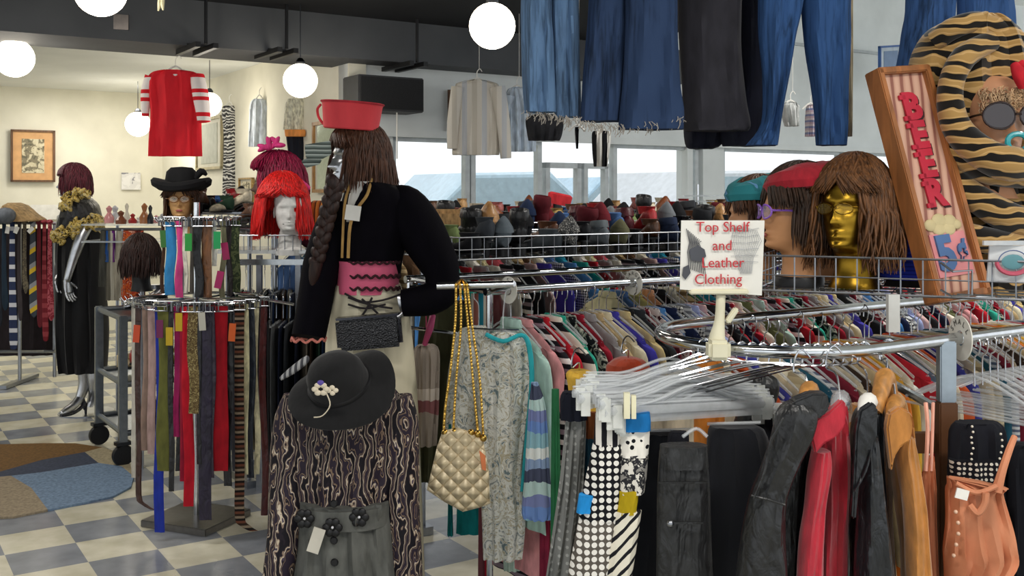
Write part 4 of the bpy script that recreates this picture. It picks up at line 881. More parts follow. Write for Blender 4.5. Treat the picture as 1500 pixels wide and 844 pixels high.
t, M = head_thing('mannequin_head', 'shiny gold head with tousled auburn brown wig', 'mannequin head', hb(1252, 2.92, 1.1), -48, 1.1, metal('a8842c', .33), ('5a3a20', dict(length=.15, gap=46, seed=9, n=330, curl=.02, out=.018, puff=1.1, bang=.045, flare=.004, freq=26)))
glasses('thin gold wire glasses on the gold head', M, 1.1, metal('7a5c1c', .35), clear('d8b860', .06), arms=.09, h=.014, w=.027)
t, M = head_thing('mannequin_head', 'dark head under the blue knit hat beside the beer board', 'mannequin head', hb(1330, 2.97, .98), -30, .98, cloth('2a2522'))
KN = waves('1f2f9c 24369c 16227a', 28, 2.0, .95); mb = MB(); c = M @ Vector((0, .005, .0))
mb.lathe([(.10, -.075), (.112, -.03), (.118, .04), (.118, .11), (.108, .17), (.08, .22), (.04, .25), (.005, .258)], c, 40, wob=lambda a, q: .002*sin(20*a)); tag(mb.build('knit_hat', KN), 'royal blue chunky knit hood beside the beer board', 'hat')
# tiger hood
TG = waves('14100c 14100c b08c56 c09c66 a8844e', 6.0, 7.5, .95, 2.2, (.75, .6, 1.35), 'Z', .3, 1.5)
Zt = 3.04; t = custom('faux_fur_hood_display', 'bust wearing a tiger striped fur hood and wrap at right', 'mannequin', 1440, 430, Zt)
MB().drape([(26, 1400, 1440), (34, 1378, 1465), (50, 1355, 1490), (85, 1336, 1512), (130, 1331, 1524), (185, 1345, 1528), (225, 1372, 1520), (250, 1378, 1520), (275, 1366, 1545), (320, 1372, 1565), (370, 1372, 1575), (428, 1368, 1575)], Zt, .125, .02, 2.6, n=64, k=5, pw=.95).build('fur_hood', TG, t)
mb = MB()
mb.stube([P(1392, 214, Zt-.13), P(1440, 244, Zt-.16), P(1500, 256, Zt-.13)], [.03, .045, .04], 14, 5)
mb.stube([P(1370, 60, Zt-.06), P(1400, 40, Zt-.1), P(1440, 34, Zt-.1), P(1490, 60, Zt-.08)], [.03, .032, .032, .03], 14, 5)
mb.stube([P(1385, 250, Zt-.12), P(1430, 290, Zt-.15), P(1480, 320, Zt-.14), P(1530, 335, Zt-.1)], [.03, .04, .045, .04], 14, 5)
mb.stube([P(1378, 330, Zt-.12), P(1420, 345, Zt-.15), P(1480, 360, Zt-.14), P(1530, 362, Zt-.1)], [.03, .035, .04, .035], 14, 5)
mb.build('fur_roll', TG, t)
mb = MB(); mb.stube([P(1452, 60, Zt-.12), P(1412, 84, Zt-.15), P(1392, 130, Zt-.15), P(1400, 184, Zt-.16), P(1436, 222, Zt-.2), P(1480, 240, Zt-.2), P(1530, 235, Zt-.15)], [.03, .035, .035, .04, .045, .05, .04], 16, 5); mb.build('face_opening_fur', TG, t)
M = HM(P(1452, 236, Zt-.085), 6, 0); mb = MB(); head_mesh(mb, M, 1.08); mb.build('head', plain('c08b68', .45), t, ang=80)
mb = MB()
g = random.Random(8)
for k in range(170):
    a = g.uniform(-1.1, 1.1); p = M @ Vector((.075*sin(a), -.085*cos(a)-.012, .165+g.uniform(-.022, .035))); r_ = g.uniform(.005, .010)
    mb.tube([p+Vector((r_*cos(b*1.1+k), -.004*b/3, r_*sin(b*1.1+k)-.002*b)) for b in range(7)], .0018, 4)
mb.build('curly_hair', hair('a98a68'), t, ang=80)
glasses('oversized dark sunglasses on the tiger hooded bust', M, 1.12, plain('2a1c1a', .2), clear('2c2226', .88, .08), w=.046, h=.033, y=-.118, z=.108, name='sunglasses', arms=.09)
o = MB(); c = M @ Vector((.0, -.128, .045)); o.tube([c+Vector((.028*cos(a), -.004*sin(2*a), .026*sin(a))) for a in [2*pi*i/16 for i in range(16)]], .008, 8, closed=True); tag(o.build('teal_ring', plain('2f9aa2', .25)), 'teal glossy ring toy at the mouth of the hooded bust', 'toy')
o = MB(); o.stube([P(1486, 95, 2.86), P(1494, 110, 2.84), P(1498, 128, 2.85)], [.012, .02, .012], 10); o.stube([P(1494, 92, 2.86), P(1508, 105, 2.84)], [.012, .016], 10); tag(o.build('red_flower', cloth('c02430')), 'red hair flower on the right of the hooded bust', 'flower')
# beer board
t = custom('beer_board', 'tall leaning wooden board lettered BEER in a thick brown frame', 'sign', 1400, 432, 2.84)
b0, b1 = P(1404, 430, 2.80), P(1318, 108, 2.92); Yv = (b1-b0).normalized(); L_ = (b1-b0).length; Xv = Vector((1, .38, 0)); Xv = (Xv-Yv*Xv.dot(Yv)).normalized(); Nv = Xv.cross(Yv)
if Nv.y > 0: Nv = -Nv
Mb = Matrix((Xv, -Nv, Yv)).transposed(); cc = (b0+b1)/2; Wd = .155
PK = NT('pink_wood'); n_ = PK.n('ShaderNodeTexWave', i_Scale=10.0, i_Distortion=3.0, i_Detail=3.0); n_.bands_direction = 'X'; PK.l(PK.co((1, 1, .12)), n_.inputs['Vector']); PK.l(PK.ramp(n_.outputs[0], [(.1, lin('8e5a4c')), (.3, lin('bf907a')), (.9, lin('cfa58e'))]), PK.b.inputs['Base Color']); PK = PK.fin(.6)
brd_ = MB(); brd_.box(cc+Mb @ Vector((0, .0, 0)), (Wd, .012, L_), Mb); brd = brd_.build('board', PK, t)
FW = wood('a5683a', 4, .45)
for nm, c_, d_ in (('frame_side', (-Wd/2-.008, .005, 0), (.02, .06, L_+.03)), ('frame_side', (Wd/2+.008, .005, 0), (.02, .06, L_+.03)), ('frame_end', (0, .005, L_/2+.006), (Wd+.03, .06, .02)), ('frame_end', (0, .005, -L_/2-.006), (Wd+.03, .06, .02))):
    MB().box(cc+Mb @ Vector(c_), d_, Mb).build(nm, FW, t, bev=.003)
def onb(fx, fz, d=-.009): return cc+Mb @ Vector((fx*Wd, d, fz*L_))
for i, ch_ in enumerate('BEER'):
    fz = .335-.132*i
    text(ch_, .115, tuple(onb(.05, fz-.006, -.0075)), Xv, Yv, 'letter_shadow', plain('3a1a1c'), brd, .0012, bold=.004)
    text(ch_, .105, tuple(onb(.0, fz, -.011)), Xv, Yv, 'letter', plain('b8243a', .5), brd, .003, bold=.0055)
    for dz_ in (.031, -.031): sb = MB(); sb.box(onb(-.17, fz+dz_/L_, -.011), (.022, .006, .013), Mb); sb.build('letter_serif', plain('b8243a', .5), brd)
mb = MB()
for fx, fz, r_ in ((-.27, -.195, .022), (-.05, -.18, .026), (.18, -.188, .025), (.32, -.205, .018), (-.1, -.215, .024), (.12, -.22, .024)): mb.ell(onb(fx, fz, -.008), (r_, .006, r_*.8), 8, Mb)
mb.build('foam_cloud', plain('c9b98c', .6), brd)
MB().box(onb(.03, -.33, -.008), (.125, .004, .12), Mb).build('price_panel', plain('d88a8c', .6), brd)
text('5', .13, tuple(onb(-.12, -.33, -.013)), Xv, Yv, 'price_digit', plain('4a6a98', .5), brd, .003, bold=.006)
text('\u00a2', .07, tuple(onb(.26, -.31, -.013)), Xv, Yv, 'price_cent', plain('4a6a98', .5), brd, .003, bold=.003)
# card at the right edge
t = custom('printed_card', 'white card with a blue green oval logo at right end of the basket', 'sign', 1478, 415, 2.62)
A2 = [P(1450, 360, 2.66), P(1530, 360, 2.62), P(1530, 413, 2.62), P(1446, 413, 2.66)]
MB().sheet(A2, .006, Vector((0, 1, 0))).build('card', plain('d8dadb', .5), t); c = P(1484, 384, 2.625)
MB().ell(c, (.03, .003, .02), 8).build('oval_logo', plain('5a8a92', .5), t)
mb = MB(); mb.tube([c+Vector((.042*cos(a), -.001, .03*sin(a)-.0)) for a in [pi+pi*i/14 for i in range(15)]], .006, 6); mb.build('red_arc', plain('c0566a', .5), t)
mb = MB(); mb.tube([c+Vector((.038*cos(a), -.001, .03*sin(a))) for a in [pi*i/14 for i in range(15)]], .0015, 5); mb.build('blue_arc', plain('54648c', .5), t)
mb = MB(); mb.box(P(1480, 356, 2.64), (.14, .01, .012)); mb.build('card_clip', clear('e0e6ea', .6), t)

# ================================================================== JEANS HANGING OVERHEAD
def yb(z, Z): return HY-(z-CH)*F/Z
def jeans(name, label, legs, Z, m, hem=None, cat='jeans', top=None):
    x = sum(l[0][1]+l[0][2] for l in legs)/2/len(legs); low = max(l[-1][0] for l in legs)
    t = custom(name, label, cat, x, low, Z)
    xs0 = min(l[0][1] for l in legs); xs1 = max(l[0][2] for l in legs)
    yt = legs[0][0][0]
    for i, l in enumerate(legs): MB().drape(l, Z+(.0 if i == 0 else .05), .05, .016, 1.6, k=4, ph=i*1.3).build('leg', m, t)
    ytop = -330
    MB().drape([(ytop, xs0+10, xs1-12, .02), (ytop+25, xs0+6, xs1-8, .02), (yt+4, xs0, xs1, .02)], Z, .06, .006, 2).build('seat', m, t)
    h = MB(); a = P(xs0+10, ytop-2, Z); b = P(xs1-12, ytop-2, Z); h.tube([a, b], .004, 6); c = (a+b)/2; h.stube([c, c+Vector((0, 0, .05)), c+Vector((.0, 0, .098))], .003, 6); h.build('hanger', CHROME, t)
    if hem:
        f = MB(); g = random.Random(len(label))
        for (xa, xb, y, dr) in hem:
            for k in range(int((xb-xa)*.9)):
                px = g.uniform(xa, xb); p = P(px, y+dr*(px-xa)/(xb-xa)+g.uniform(-5, 2), Z-.045+g.uniform(-.01, .05)); d = Vector((g.uniform(-.012, .012), g.uniform(-.008, .008), -g.uniform(.006, .03)))
                f.tube([p, p+d*.6+Vector((.004, 0, 0)), p+d], .0011, 4)
        f.build('frayed_hem', cloth('a39c92'), t)
    return t
jeans('hanging_jeans', 'faded blue jeans with frayed hems, leftmost of those overhead', [[(-120, 768, 815), (0, 763, 808), (60, 763, 811), (120, 765, 813), (165, 768, 815)], [(-120, 806, 848), (0, 804, 848), (100, 808, 850), (172, 812, 853)]], 3.0, denim('56708f'), [(768, 815, 166, 4), (812, 852, 173, 2)])
jeans('hanging_jeans', 'wide dark denim flares with ragged hem in the middle overhead', [[(-120, 905, 985), (0, 916, 992), (60, 915, 993), (120, 912, 996), (160, 908, 1001), (190, 906, 1001)], [(-120, 865, 925), (0, 862, 920), (60, 858, 918), (120, 853, 914), (178, 850, 912)]], 2.95, denim('2a3a55'), [(906, 1001, 188, -14), (850, 910, 180, 6)])
jeans('hanging_skirt', 'charcoal flared skirt hanging overhead between dark flares and blue jeans', [[(-120, 1000, 1085), (0, 994, 1086), (80, 996, 1086), (140, 1000, 1092), (180, 1000, 1098), (192, 1004, 1096)]], 3.1, cloth('2b2a30', .85), cat='skirt')
jeans('hanging_trousers', 'navy black trousers hanging overhead behind the charcoal skirt', [[(-120, 1080, 1120), (0, 1082, 1122), (120, 1078, 1128), (190, 1056, 1134), (214, 1060, 1136)], [(-120, 1000, 1060), (100, 1002, 1070), (200, 1002, 1062), (218, 1008, 1046)]], 3.22, cloth('191b28', .85), cat='trousers')
jeans('hanging_jeans', 'mid blue straight jeans hanging overhead with legs apart', [[(-120, 1112, 1185), (0, 1112, 1176), (60, 1112, 1164), (120, 1118, 1154), (180, 1116, 1142), (213, 1094, 1138)], [(-120, 1176, 1248), (0, 1174, 1247), (60, 1178, 1245), (120, 1188, 1243), (180, 1193, 1242), (213, 1194, 1242)]], 3.0, denim('2f4b75'))
jeans('hanging_jeans', 'blue jeans overhead at right partly behind the tiger hood', [[(-120, 1338, 1405), (0, 1328, 1400), (50, 1322, 1394), (104, 1314, 1384)], [(-120, 1400, 1478), (0, 1402, 1484), (50, 1404, 1490), (104, 1408, 1496)]], 3.5, denim('34507c'))
o = MB().drape([(-150, 1240, 1249), (80, 1241, 1249), (200, 1241, 1248)], 3.15, .03, .004); tag(o.build('hanging_cloth', cloth('b5a990')), 'thin beige cloth edge hanging right behind the blue jeans', 'clothing')
o = MB().drape([(-150, 1010, 1020), (150, 1010, 1020), (216, 1008, 1022)], 3.35, .02, .003); tag(o.build('hanging_cloth', cloth('c9a52c')), 'yellow cloth edge hanging behind the charcoal skirt', 'clothing')
zt = CH+(285+330)*3.0/F+.10
t = thing('overhead_rail', 'chrome rail overhead carrying the jeans', 'rail', (1.0, 3.05, zt)); 
MB().tube([(-.1, 2.97, zt), (2.6, 3.12, zt)], .014, 10).build('rail', CHROME, t)
for x in (.0, 2.5): MB().tube([(x, 2.98+.055*x, zt), (x, 2.98+.055*x, 4.1 if x > 1 else 3.02)], .008, 8).build('hanger_rod', CHROME, t)
# ================================================================== MAIN MANNEQUIN (RED HAT, VELVET JACKET)
Z0 = 3.9; base = P(545, 0, Z0); t = thing('mannequin', 'silver mannequin in black velvet jacket and cream trousers, hand on hip', 'mannequin', (base.x, Z0, 0))
VEL = cloth('08070c', .85, .25, 30, .2, 0, .08)
Mh = HM(P(524, 272, Z0), -62, 0)
mb = MB(); head_mesh(mb, Mh, 1.0); mb.lathe([(.055, -.02), (.06, -.10), (.09, -.15), (.13, -.2), (.13, -.32), (.115, -.5), (.10, -.62), (.105, -.8), (.10, -.86)], P(532, 262, Z0), 28, sy=.72)
for sg, x in ((-1, 520), (1, 568)):
    mb.stube([P(x, 440, Z0), P(x+2, 600, Z0), P(x+2, 690, Z0), P(x+3, 850, Z0), P(x+3, 905, Z0)], [.08, .07, .052, .045, .035], 14)
    mb.stube([P(x+3, 905, Z0), P(x-6, 914, Z0-.06), P(x-14, 920, Z0-.12)], [.035, .032, .02], 10, sq=.7)
mb.build('body', SILVER, t, ang=80)
w = MB(); wig_mesh(w, Mh, 1.0, length=.125, n=260, gap=48, seed=21, curl=.010, out=.017, puff=1.25, bang=.05, flare=.022); w.build('wig', hair('4a2f22'), t, ang=80)
MB().drape([(264, 528, 548), (272, 512, 580, .0), (290, 502, 600), (320, 496, 600), (350, 494, 596), (380, 494, 590), (408, 494, 586)], Z0, .125, .008, 1.5, n=56, k=5, pw=.95).build('jacket', VEL, t)
MB().stube([P(568, 290, Z0), P(590, 302, Z0-.01), P(612, 332, Z0-.02), P(632, 366, Z0-.04), P(647, 398, Z0-.07), P(644, 424, Z0-.09)], [.05, .085, .092, .082, .068, .055], 24).build('jacket_sleeve', VEL, t)
MB().stube([P(652, 398, Z0-.06), P(650, 424, Z0-.08), P(630, 438, Z0-.11), P(606, 442, Z0-.12), P(590, 444, Z0-.12)], [.05, .062, .06, .055, .05], 20).build('jacket_cuff', VEL, t)
MB().stube([P(502, 300, Z0), P(486, 340, Z0-.03), P(470, 390, Z0-.08), P(462, 440, Z0-.12), P(452, 494, Z0-.16)], [.06, .07, .068, .065, .062], 20).build('jacket_sleeve', VEL, t)
mb = MB(); c = P(452, 497, Z0-.16); mb.tube([c+Vector((.062*cos(a), .05*sin(a), .006*sin(9*a))) for a in [2*pi*i/48 for i in range(48)]], .005, 6, closed=True); mb.build('pink_cuff_trim', cloth('c97a6e'), t)
PKS = cloth('d2607e', .7, .08, 14); MB().drape([(381, 494, 586), (390, 495, 586), (405, 495, 585), (420, 494, 583), (428, 495, 580)], Z0-.012, .128, .003, 1.2, n=48).build('pink_sash', PKS, t)
tr = MB()
for y, a in ((384, 1.5), (404, 2.2), (422, 2.2)):
    tr.tube([P(540+46*cos(q), y+a*sin(22*q)+1.6*abs(sin(q)), Z0-.012-.145*sin(q)) for q in [pi*i/60 for i in range(61)]], .005, 5)
tr.build('zigzag_trim', cloth('3a2024'), t)
tr = MB(); tr.stube([P(544, 262, Z0-.10), P(538, 285, Z0-.14), P(524, 305, Z0-.15), P(513, 330, Z0-.15), P(510, 378, Z0-.145)], .006, 8); tr.stube([P(514, 266, Z0-.1), P(508, 285, Z0-.13), P(504, 310, Z0-.13), P(501, 378, Z0-.13)], .005, 8); tr.build('gold_edge_trim', cloth('a8854f'), t)
MB().drape([(266, 518, 545), (285, 512, 538), (305, 509, 524), (325, 508, 515)], Z0-.085, .06, .003, 1, k=3).build('silver_blouse', cloth('b9b7b2', .35, .1, 20, .3, 0, .6), t)
MB().box(P(517, 312, Z0-.165), (.055, .004, .055), RY(8)).build('price_tag', plain('d5d3cc'), t)
CRM = cloth('cfc7ae', .8, .08, 8)
MB().drape([(416, 493, 586), (440, 486, 594), (470, 480, 600), (520, 478, 606), (600, 480, 612), (740, 492, 618), (844, 500, 622), (908, 504, 622)], Z0, .135, .016, 2.4, n=60, k=4, pw=.9).build('trousers', CRM, t)
bl = MB()
for pts in ([(505, 430), (530, 442), (560, 440), (590, 430)], [(510, 446), (535, 452), (565, 446)], [(545, 436), (535, 456), (520, 476)], [(530, 438), (550, 456), (566, 474)], [(510, 436), (540, 446), (575, 452)]):
    bl.stube([P(x, y, Z0-.135-.02*(1-abs(x-545)/50)) for x, y in pts], .004, 6)
bl.build('chain_belt', cloth('2a2628'), t)
hb_ = MB(); Mz = Matrix.Translation(P(602, 446, Z0-.06)) @ Matrix.Rotation(radians(95), 4, 'Y'); hand_mesh(hb_, Mz, 1.0, .7, 1); hb_.build('hand', SILVER, t, ang=80)
mb = MB()
for k in range(17):
    f = k/16; p = P(492-28*f, 268+118*f, Z0-.16+.005*sin(k)); s_ = .036-.010*f
    mb.ell(p+Vector((.009*(1 if k % 2 else -1), 0, 0)), (s_*.7, s_*.6, s_*1.05), 6, RY(32 if k % 2 else -32))
mb.stube([P(464, 384, Z0-.16), P(460, 405, Z0-.16), P(457, 425, Z0-.16)], [.024, .02, .004], 10)
mb.build('braid', hair('2a1a16'), t)
pl = MB(); pl.lathe([(.22, 0), (.22, .03), (.2, .045)], (base.x, Z0, 0), 32); pl.build('stand_base', metal('8c9096', .3), t)
# red hat on it
c = P(514, 190, Z0); o = thing('red_hat', 'coral red drum hat with chin strap on the brown wigged mannequin', 'hat', tuple(c)); Rh = RY(4) @ RX(2)
MB().lathe([(.100, 0), (.104, .004), (.114, .09), (.118, .1), (.112, .106), (.06, .098), (.004, .095)], c, 44, Rh, sy=1.0).build('crown', cloth('d8434a', .6, .05, 20, .2), o)
MB().tube([c+Rh @ Vector((.1175*cos(a), .1175*sin(a), .101)) for a in [2*pi*i/48 for i in range(48)]], .004, 6, closed=True).build('brim_piping', cloth('b0303a'), o)
MB().stube([P(470, 153, Z0-.01), P(465, 160, Z0), P(467, 172, Z0), P(474, 182, Z0)], .005, 8).build('strap', cloth('d8434a', .6), o)
# visor-like clip on the face
o = custom('striped_eye_mask', 'grey green striped eye mask sticking out from the face under the red hat', 'mask', 460, 242, Z0-.1)
SG = stripes('6d7872 aab2ac 4a524e', 60, 2, dist=.5)
MB().loft([[P(x, y, Z0-.1+d) for x, y in ((446, 212), (484, 206), (486, 226), (470, 234), (448, 232))] for d in (-.02, .02)]).build('flap', SG, o, bev=.003)
MB().loft([[P(x, y, Z0-.07+d) for x, y in ((441, 236), (452, 230), (472, 234), (468, 241), (448, 246))] for d in (-.02, .02)]).build('flap', SG, o, bev=.003)
# clutch
o = custom('sequin_clutch', 'black sparkling clutch bag held before the cream trousers', 'handbag', 541, 512, Z0-.22); c = P(541, 487, Z0-.22)
SQ = NT('sequins'); vo = SQ.n('ShaderNodeTexVoronoi', i_Scale=160.0); SQ.l(SQ.co(), vo.inputs['Vector']); SQ.l(SQ.ramp(vo.outputs['Distance'], [(0, lin('8c8c96')), (.14, lin('0f0f14'))], True), SQ.b.inputs['Base Color']); SQ.bump(vo.outputs['Distance'], .5, .004); SQ = SQ.fin(.3)
MB().box(c, (.235, .045, .118), RY(-5)).build('bag_body', SQ, o, bev=.014)
mb = MB(); Mx = RY(-5); mb.box(c+Mx @ Vector((0, -.0, .058)), (.225, .05, .008), Mx); mb.box(c+Mx @ Vector((.112, -.015, .0)), (.006, .02, .08), Mx); mb.build('clasp_frame', metal('4a4a50', .25), o)

# ================================================================== BLOUSE FORM WITH FLOPPY HAT
Zb_ = 3.2; b = P(505, 0, Zb_); t = thing('dress_form', 'headless form in a swirl patterned blouse and grey skirt', 'dress form', (b.x, Zb_, 0))
BLS = waves('16131a 231c24 8c7868 cdbfa8 4e4250 16131a 7c6858 2c2430', 7.5, 9.0, .6, 2.5, (1.2, 1, .6), 'X', 0, 2.4)
MB().drape([(556, 470, 540), (564, 448, 566), (578, 434, 585), (600, 430, 592), (660, 430, 590), (710, 436, 580), (738, 438, 574)], Zb_, .11, .014, 3, n=60, k=5, pw=.9).build('blouse', BLS, t)
MB().stube([P(438, 584, Zb_), P(428, 620, Zb_), P(422, 680, Zb_-.01), P(420, 740, Zb_-.03), P(414, 800, Zb_-.05), P(404, 858, Zb_-.06)], [.05, .058, .058, .055, .05, .045], 22).build('blouse_sleeve', BLS, t)
MB().stube([P(580, 582, Zb_), P(586, 620, Zb_), P(588, 680, Zb_-.01), P(590, 740, Zb_-.02), P(594, 800, Zb_-.03), P(598, 860, Zb_-.04)], [.05, .058, .056, .052, .05, .045], 22).build('blouse_sleeve', BLS, t)
GR = cloth('5f605c', .9, .14, 40); MB().drape([(728, 440, 576), (745, 440, 575), (762, 436, 578), (800, 432, 584), (844, 428, 590), (950, 422, 598)], Zb_-.01, .125, .02, 4, n=60, k=4, pw=.9).build('skirt', GR, t)
MB().drape([(732, 440, 575), (746, 440, 574), (760, 440, 576)], Zb_-.012, .13, .002, 1, n=48).build('skirt_waistband', GR, t)
bt = MB()
for x, y in ((489, 738), (489, 792), (490, 824)): bt.lathe([(.009, -.004), (.012, 0), (.009, .004)], P(x, y, Zb_-.15), 14, RX(90))
bt.build('button', BLACK, t)
bl = MB()
for x, y in ((446, 760), (487, 773), (526, 758)):
    c = P(x, y, Zb_-.155+.0004*abs(x-490)); 
    for k in range(6): bl.ell(c+Vector((.018*cos(k*pi/3), 0, .018*sin(k*pi/3))), (.013, .006, .013), 5)
bl.tube([P(x, 762+8*sin((x-440)*.07), Zb_-.14+.0012*abs(x-490)) for x in range(438, 572, 6)], .004, 6); bl.build('flower_belt', BLACK, t)
st = MB()
for x, y in ((446, 760), (487, 773), (526, 758)): st.ell(P(x, y, Zb_-.166), .004, 5)
st.build('belt_stone', plain('d8d8dc', .2), t)
MB().box(P(463, 792, Zb_-.165), (.036, .003, .075), RY(18)).build('price_tag', plain('cfcabc'), t)
mb = MB(); mb.tube([(b.x, Zb_, .02), (b.x, Zb_, .9)], .015, 10); mb.lathe([(.2, 0), (.2, .015), (.03, .03)], (b.x, Zb_, 0), 28); mb.build('stand', DARKM, t)
o = custom('black_floppy_hat', 'black felt floppy hat with pale flower resting on the patterned blouse', 'hat', 505, 600, Zb_-.1)
c = P(500, 568, Zb_-.14); Rm = RY(-14) @ RX(40)
MB().lathe([(.162, -.018), (.165, -.012), (.15, 0), (.12, .006), (.096, .012), (.09, .03), (.086, .07), (.07, .1), (.04, .115), (.004, .118)], c, 56, Rm, sx=1.0, sy=.88, wob=lambda a, q: (.022*sin(2*a+.6)+.01*sin(3*a))*max(0, (q-.095)/.07)).build('felt', cloth('1b1b1c', .9, .12, 40, .3, .1), o)
MB().tube([c+Rm @ Vector((.093*cos(a), .082*sin(a), .022)) for a in [2*pi*i/40 for i in range(40)]], .005, 6, closed=True).build('hat_band', BLACK, o)
fl_ = MB(); c2 = P(470, 570, Zb_-.31)
for k in range(6): fl_.ell(c2+Vector((.016*cos(k*1.05), -.003, .012*sin(k*1.05))), (.010, .005, .008), 5)
for k in range(4): fl_.ell(c2+Vector((.032+.010*cos(k*1.6), 0, -.004+.008*sin(k*1.6))), (.008, .004, .007), 5)
fl_.stube([c2+Vector((.015, 0, -.01)), c2+Vector((.026, 0, -.045)), c2+Vector((.005, 0, -.075)), c2+Vector((-.02, 0, -.08))], .0018, 5)
fl_.build('flower', plain('d8ccb4', .7), o)
MB().ell(c2+Vector((.0, -.004, .018)), (.010, .005, .008), 6).build('violet_bud', plain('5a4a9c', .6), o)
o = custom('striped_strap', 'small grey striped strap on the left shoulder of the patterned blouse', 'clothing', 430, 556, Zb_); MB().stube([P(411, 555, Zb_-.02), P(428, 543, Zb_-.02), P(447, 528, Zb_), P(450, 522, Zb_)], [.006, .012, .012, .005], 12).build('strap', stripes('a5a5a5 4a4a4e', 60, 0), o)

# ================================================================== QUILTED PURSE
Zq = 3.3; o = custom('quilted_purse', 'champagne quilted satin purse hanging by a long gold chain', 'handbag', 672, 750, Zq)
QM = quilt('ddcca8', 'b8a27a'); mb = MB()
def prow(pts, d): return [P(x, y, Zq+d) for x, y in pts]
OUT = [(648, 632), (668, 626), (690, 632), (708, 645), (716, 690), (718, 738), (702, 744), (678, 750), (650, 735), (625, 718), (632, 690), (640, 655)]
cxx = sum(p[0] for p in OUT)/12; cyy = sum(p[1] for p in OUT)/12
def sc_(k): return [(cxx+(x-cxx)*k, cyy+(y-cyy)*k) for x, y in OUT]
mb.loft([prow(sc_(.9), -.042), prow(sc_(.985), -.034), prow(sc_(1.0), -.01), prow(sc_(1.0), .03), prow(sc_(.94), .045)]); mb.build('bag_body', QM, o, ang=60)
ch = MB(); pth = [[(668, 418), (667, 470), (660, 540), (652, 600), (650, 634)], [(674, 418), (675, 480), (668, 560), (664, 632)], [(680, 418), (686, 480), (693, 560), (700, 634)], [(684, 418), (692, 480), (703, 560), (708, 640)]]
for i, pp in enumerate(pth):
    q = cr([p+(0.0,) for p in pp], 8)
    for k in range(len(q)-1):
        for h_ in (0, .5):
            x = q[k][0]+(q[k+1][0]-q[k][0])*h_; y = q[k][1]+(q[k+1][1]-q[k][1])*h_
            ch.ell(P(x, y, Zq+(-.015 if i < 2 else 0)+(.003 if (k+(h_ > 0)) % 2 else -.003)), (.0045, .003, .0075), 4)
ch.build('gold_chain', metal('c9a24e', .3), o)
mb = MB()
for x, y in ((652, 634), (666, 632), (700, 636), (690, 634), (708, 642)): mb.ell(P(x, y, Zq-.03), .012, 6)
mb.build('chain_ring', metal('b8954a', .3), o); MB().sheet([P(702, 660, Zq-.046), P(711, 668, Zq-.046), P(712, 690, Zq-.046), P(706, 688, Zq-.046)], .003).build('orange_tag', plain('d0784a'), o)
mb = MB(); mb.stube([P(668, 418, Zq), P(676, 411, Zq+.05), P(684, 418, Zq)], .006, 8); mb.build('chain_top', metal('c9a24e', .3), o)
o = MB(); o.tube([P(640, 419, 3.34), P(752, 416, 3.34)], .012, 10); o.tube([P(752, 416, 3.34), UV(1.95, 3.15, 1.31)], .010, 8); tag(o.build('rail_arm', CHROME), 'short chrome arm at the rack end carrying the purse chain', 'rail')
o = MB(); o.tube([P(690, 482, 3.62), P(760, 484, 3.62)], .005, 6); tag(o.build('cross_wire', CHROME), 'thin chrome cross wire behind the purse chain', 'rail')
# garments left of purse
for nm, lb, rows, Z, m, cat in (('olive_coat', 'olive green coat hanging between mannequin and purse', [(440, 640, 665), (452, 620, 684), (500, 612, 686), (600, 614, 680), (690, 616, 660), (705, 618, 655)], 4.25, cloth('42432e'), 'coat'),
        ('knit_cardigan', 'taupe cardigan with red checked band right of the cream trousers', [(505, 612, 636), (515, 606, 644), (560, 606, 644), (620, 606, 642), (652, 608, 640)], 4.05, stripes('9a8f84 9a8f84 9a8f84 8a5a5c c9bfb4 9a8f84', 3.2, 2, dist=.2), 'cardigan'),
        ('pale_floral_jacket', 'pale floral jacket hanging behind the purse chain', [(478, 690, 712), (490, 668, 715), (560, 655, 716), (640, 652, 714), (660, 652, 712)], 3.95, FL, 'jacket'),
        ('dark_skirt', 'dark navy skirt hanging behind the olive coat', [(440, 670, 700), (470, 655, 700), (600, 640, 690), (660, 640, 680)], 4.5, cloth('1c1e2a'), 'skirt')):
    t = custom(nm, lb, cat, (rows[0][1]+rows[0][2])/2, rows[-1][0], Z); MB().drape(rows, Z, .04, .014, 3).build('body', m, t)
    h = MB(); x = (rows[0][1]+rows[0][2])/2; y = rows[0][0]; hang_to(h, P(x, y+4, Z), P(x, min(y-25, 425), Z)); h.stube([P(x-14, y+12, Z), P(x, y, Z), P(x+14, y+12, Z)], .006, 6); h.build('hanger', plain('d2507e') if nm == 'knit_cardigan' else CLR, t)
o = MB(); o.tube([P(600, 421, 4.2), P(720, 419, 4.2)], .012, 8); o.tube([P(600, 480, 4.0), P(700, 492, 4.0)], .007, 8); o.tube([P(604, 421, 4.2), P(604, 880, 4.2)], .01, 8); tag(o.build('side_rail', CHROME), 'chrome rail behind the mannequin elbow carrying the olive coat', 'rail')
o = MB(); o.stube([P(622, 505, 4.0), P(630, 480, 3.98), P(634, 462, 4.0)], [.01, .014, .012], 10); tag(o.build('pink_hanger', plain('c85080', .4)), 'bright pink hanger neck above the taupe cardigan', 'hanger')
for nm, lb, x0, x1, y0, y1, Z, m in (('yellow_hat', 'turquoise and cream garment behind the purse chain top', 690, 712, 430, 480, 4.3, stripes('2a8aa0 d8d2c0 a86a5c', 16, 0)),):
    t = custom('hanging_cloth', lb, 'clothing', (x0+x1)/2, y1, Z); MB().drape([(y0, x0, x1), (y1+120, x0, x1)], Z, .02, .003).build('body', m, t)

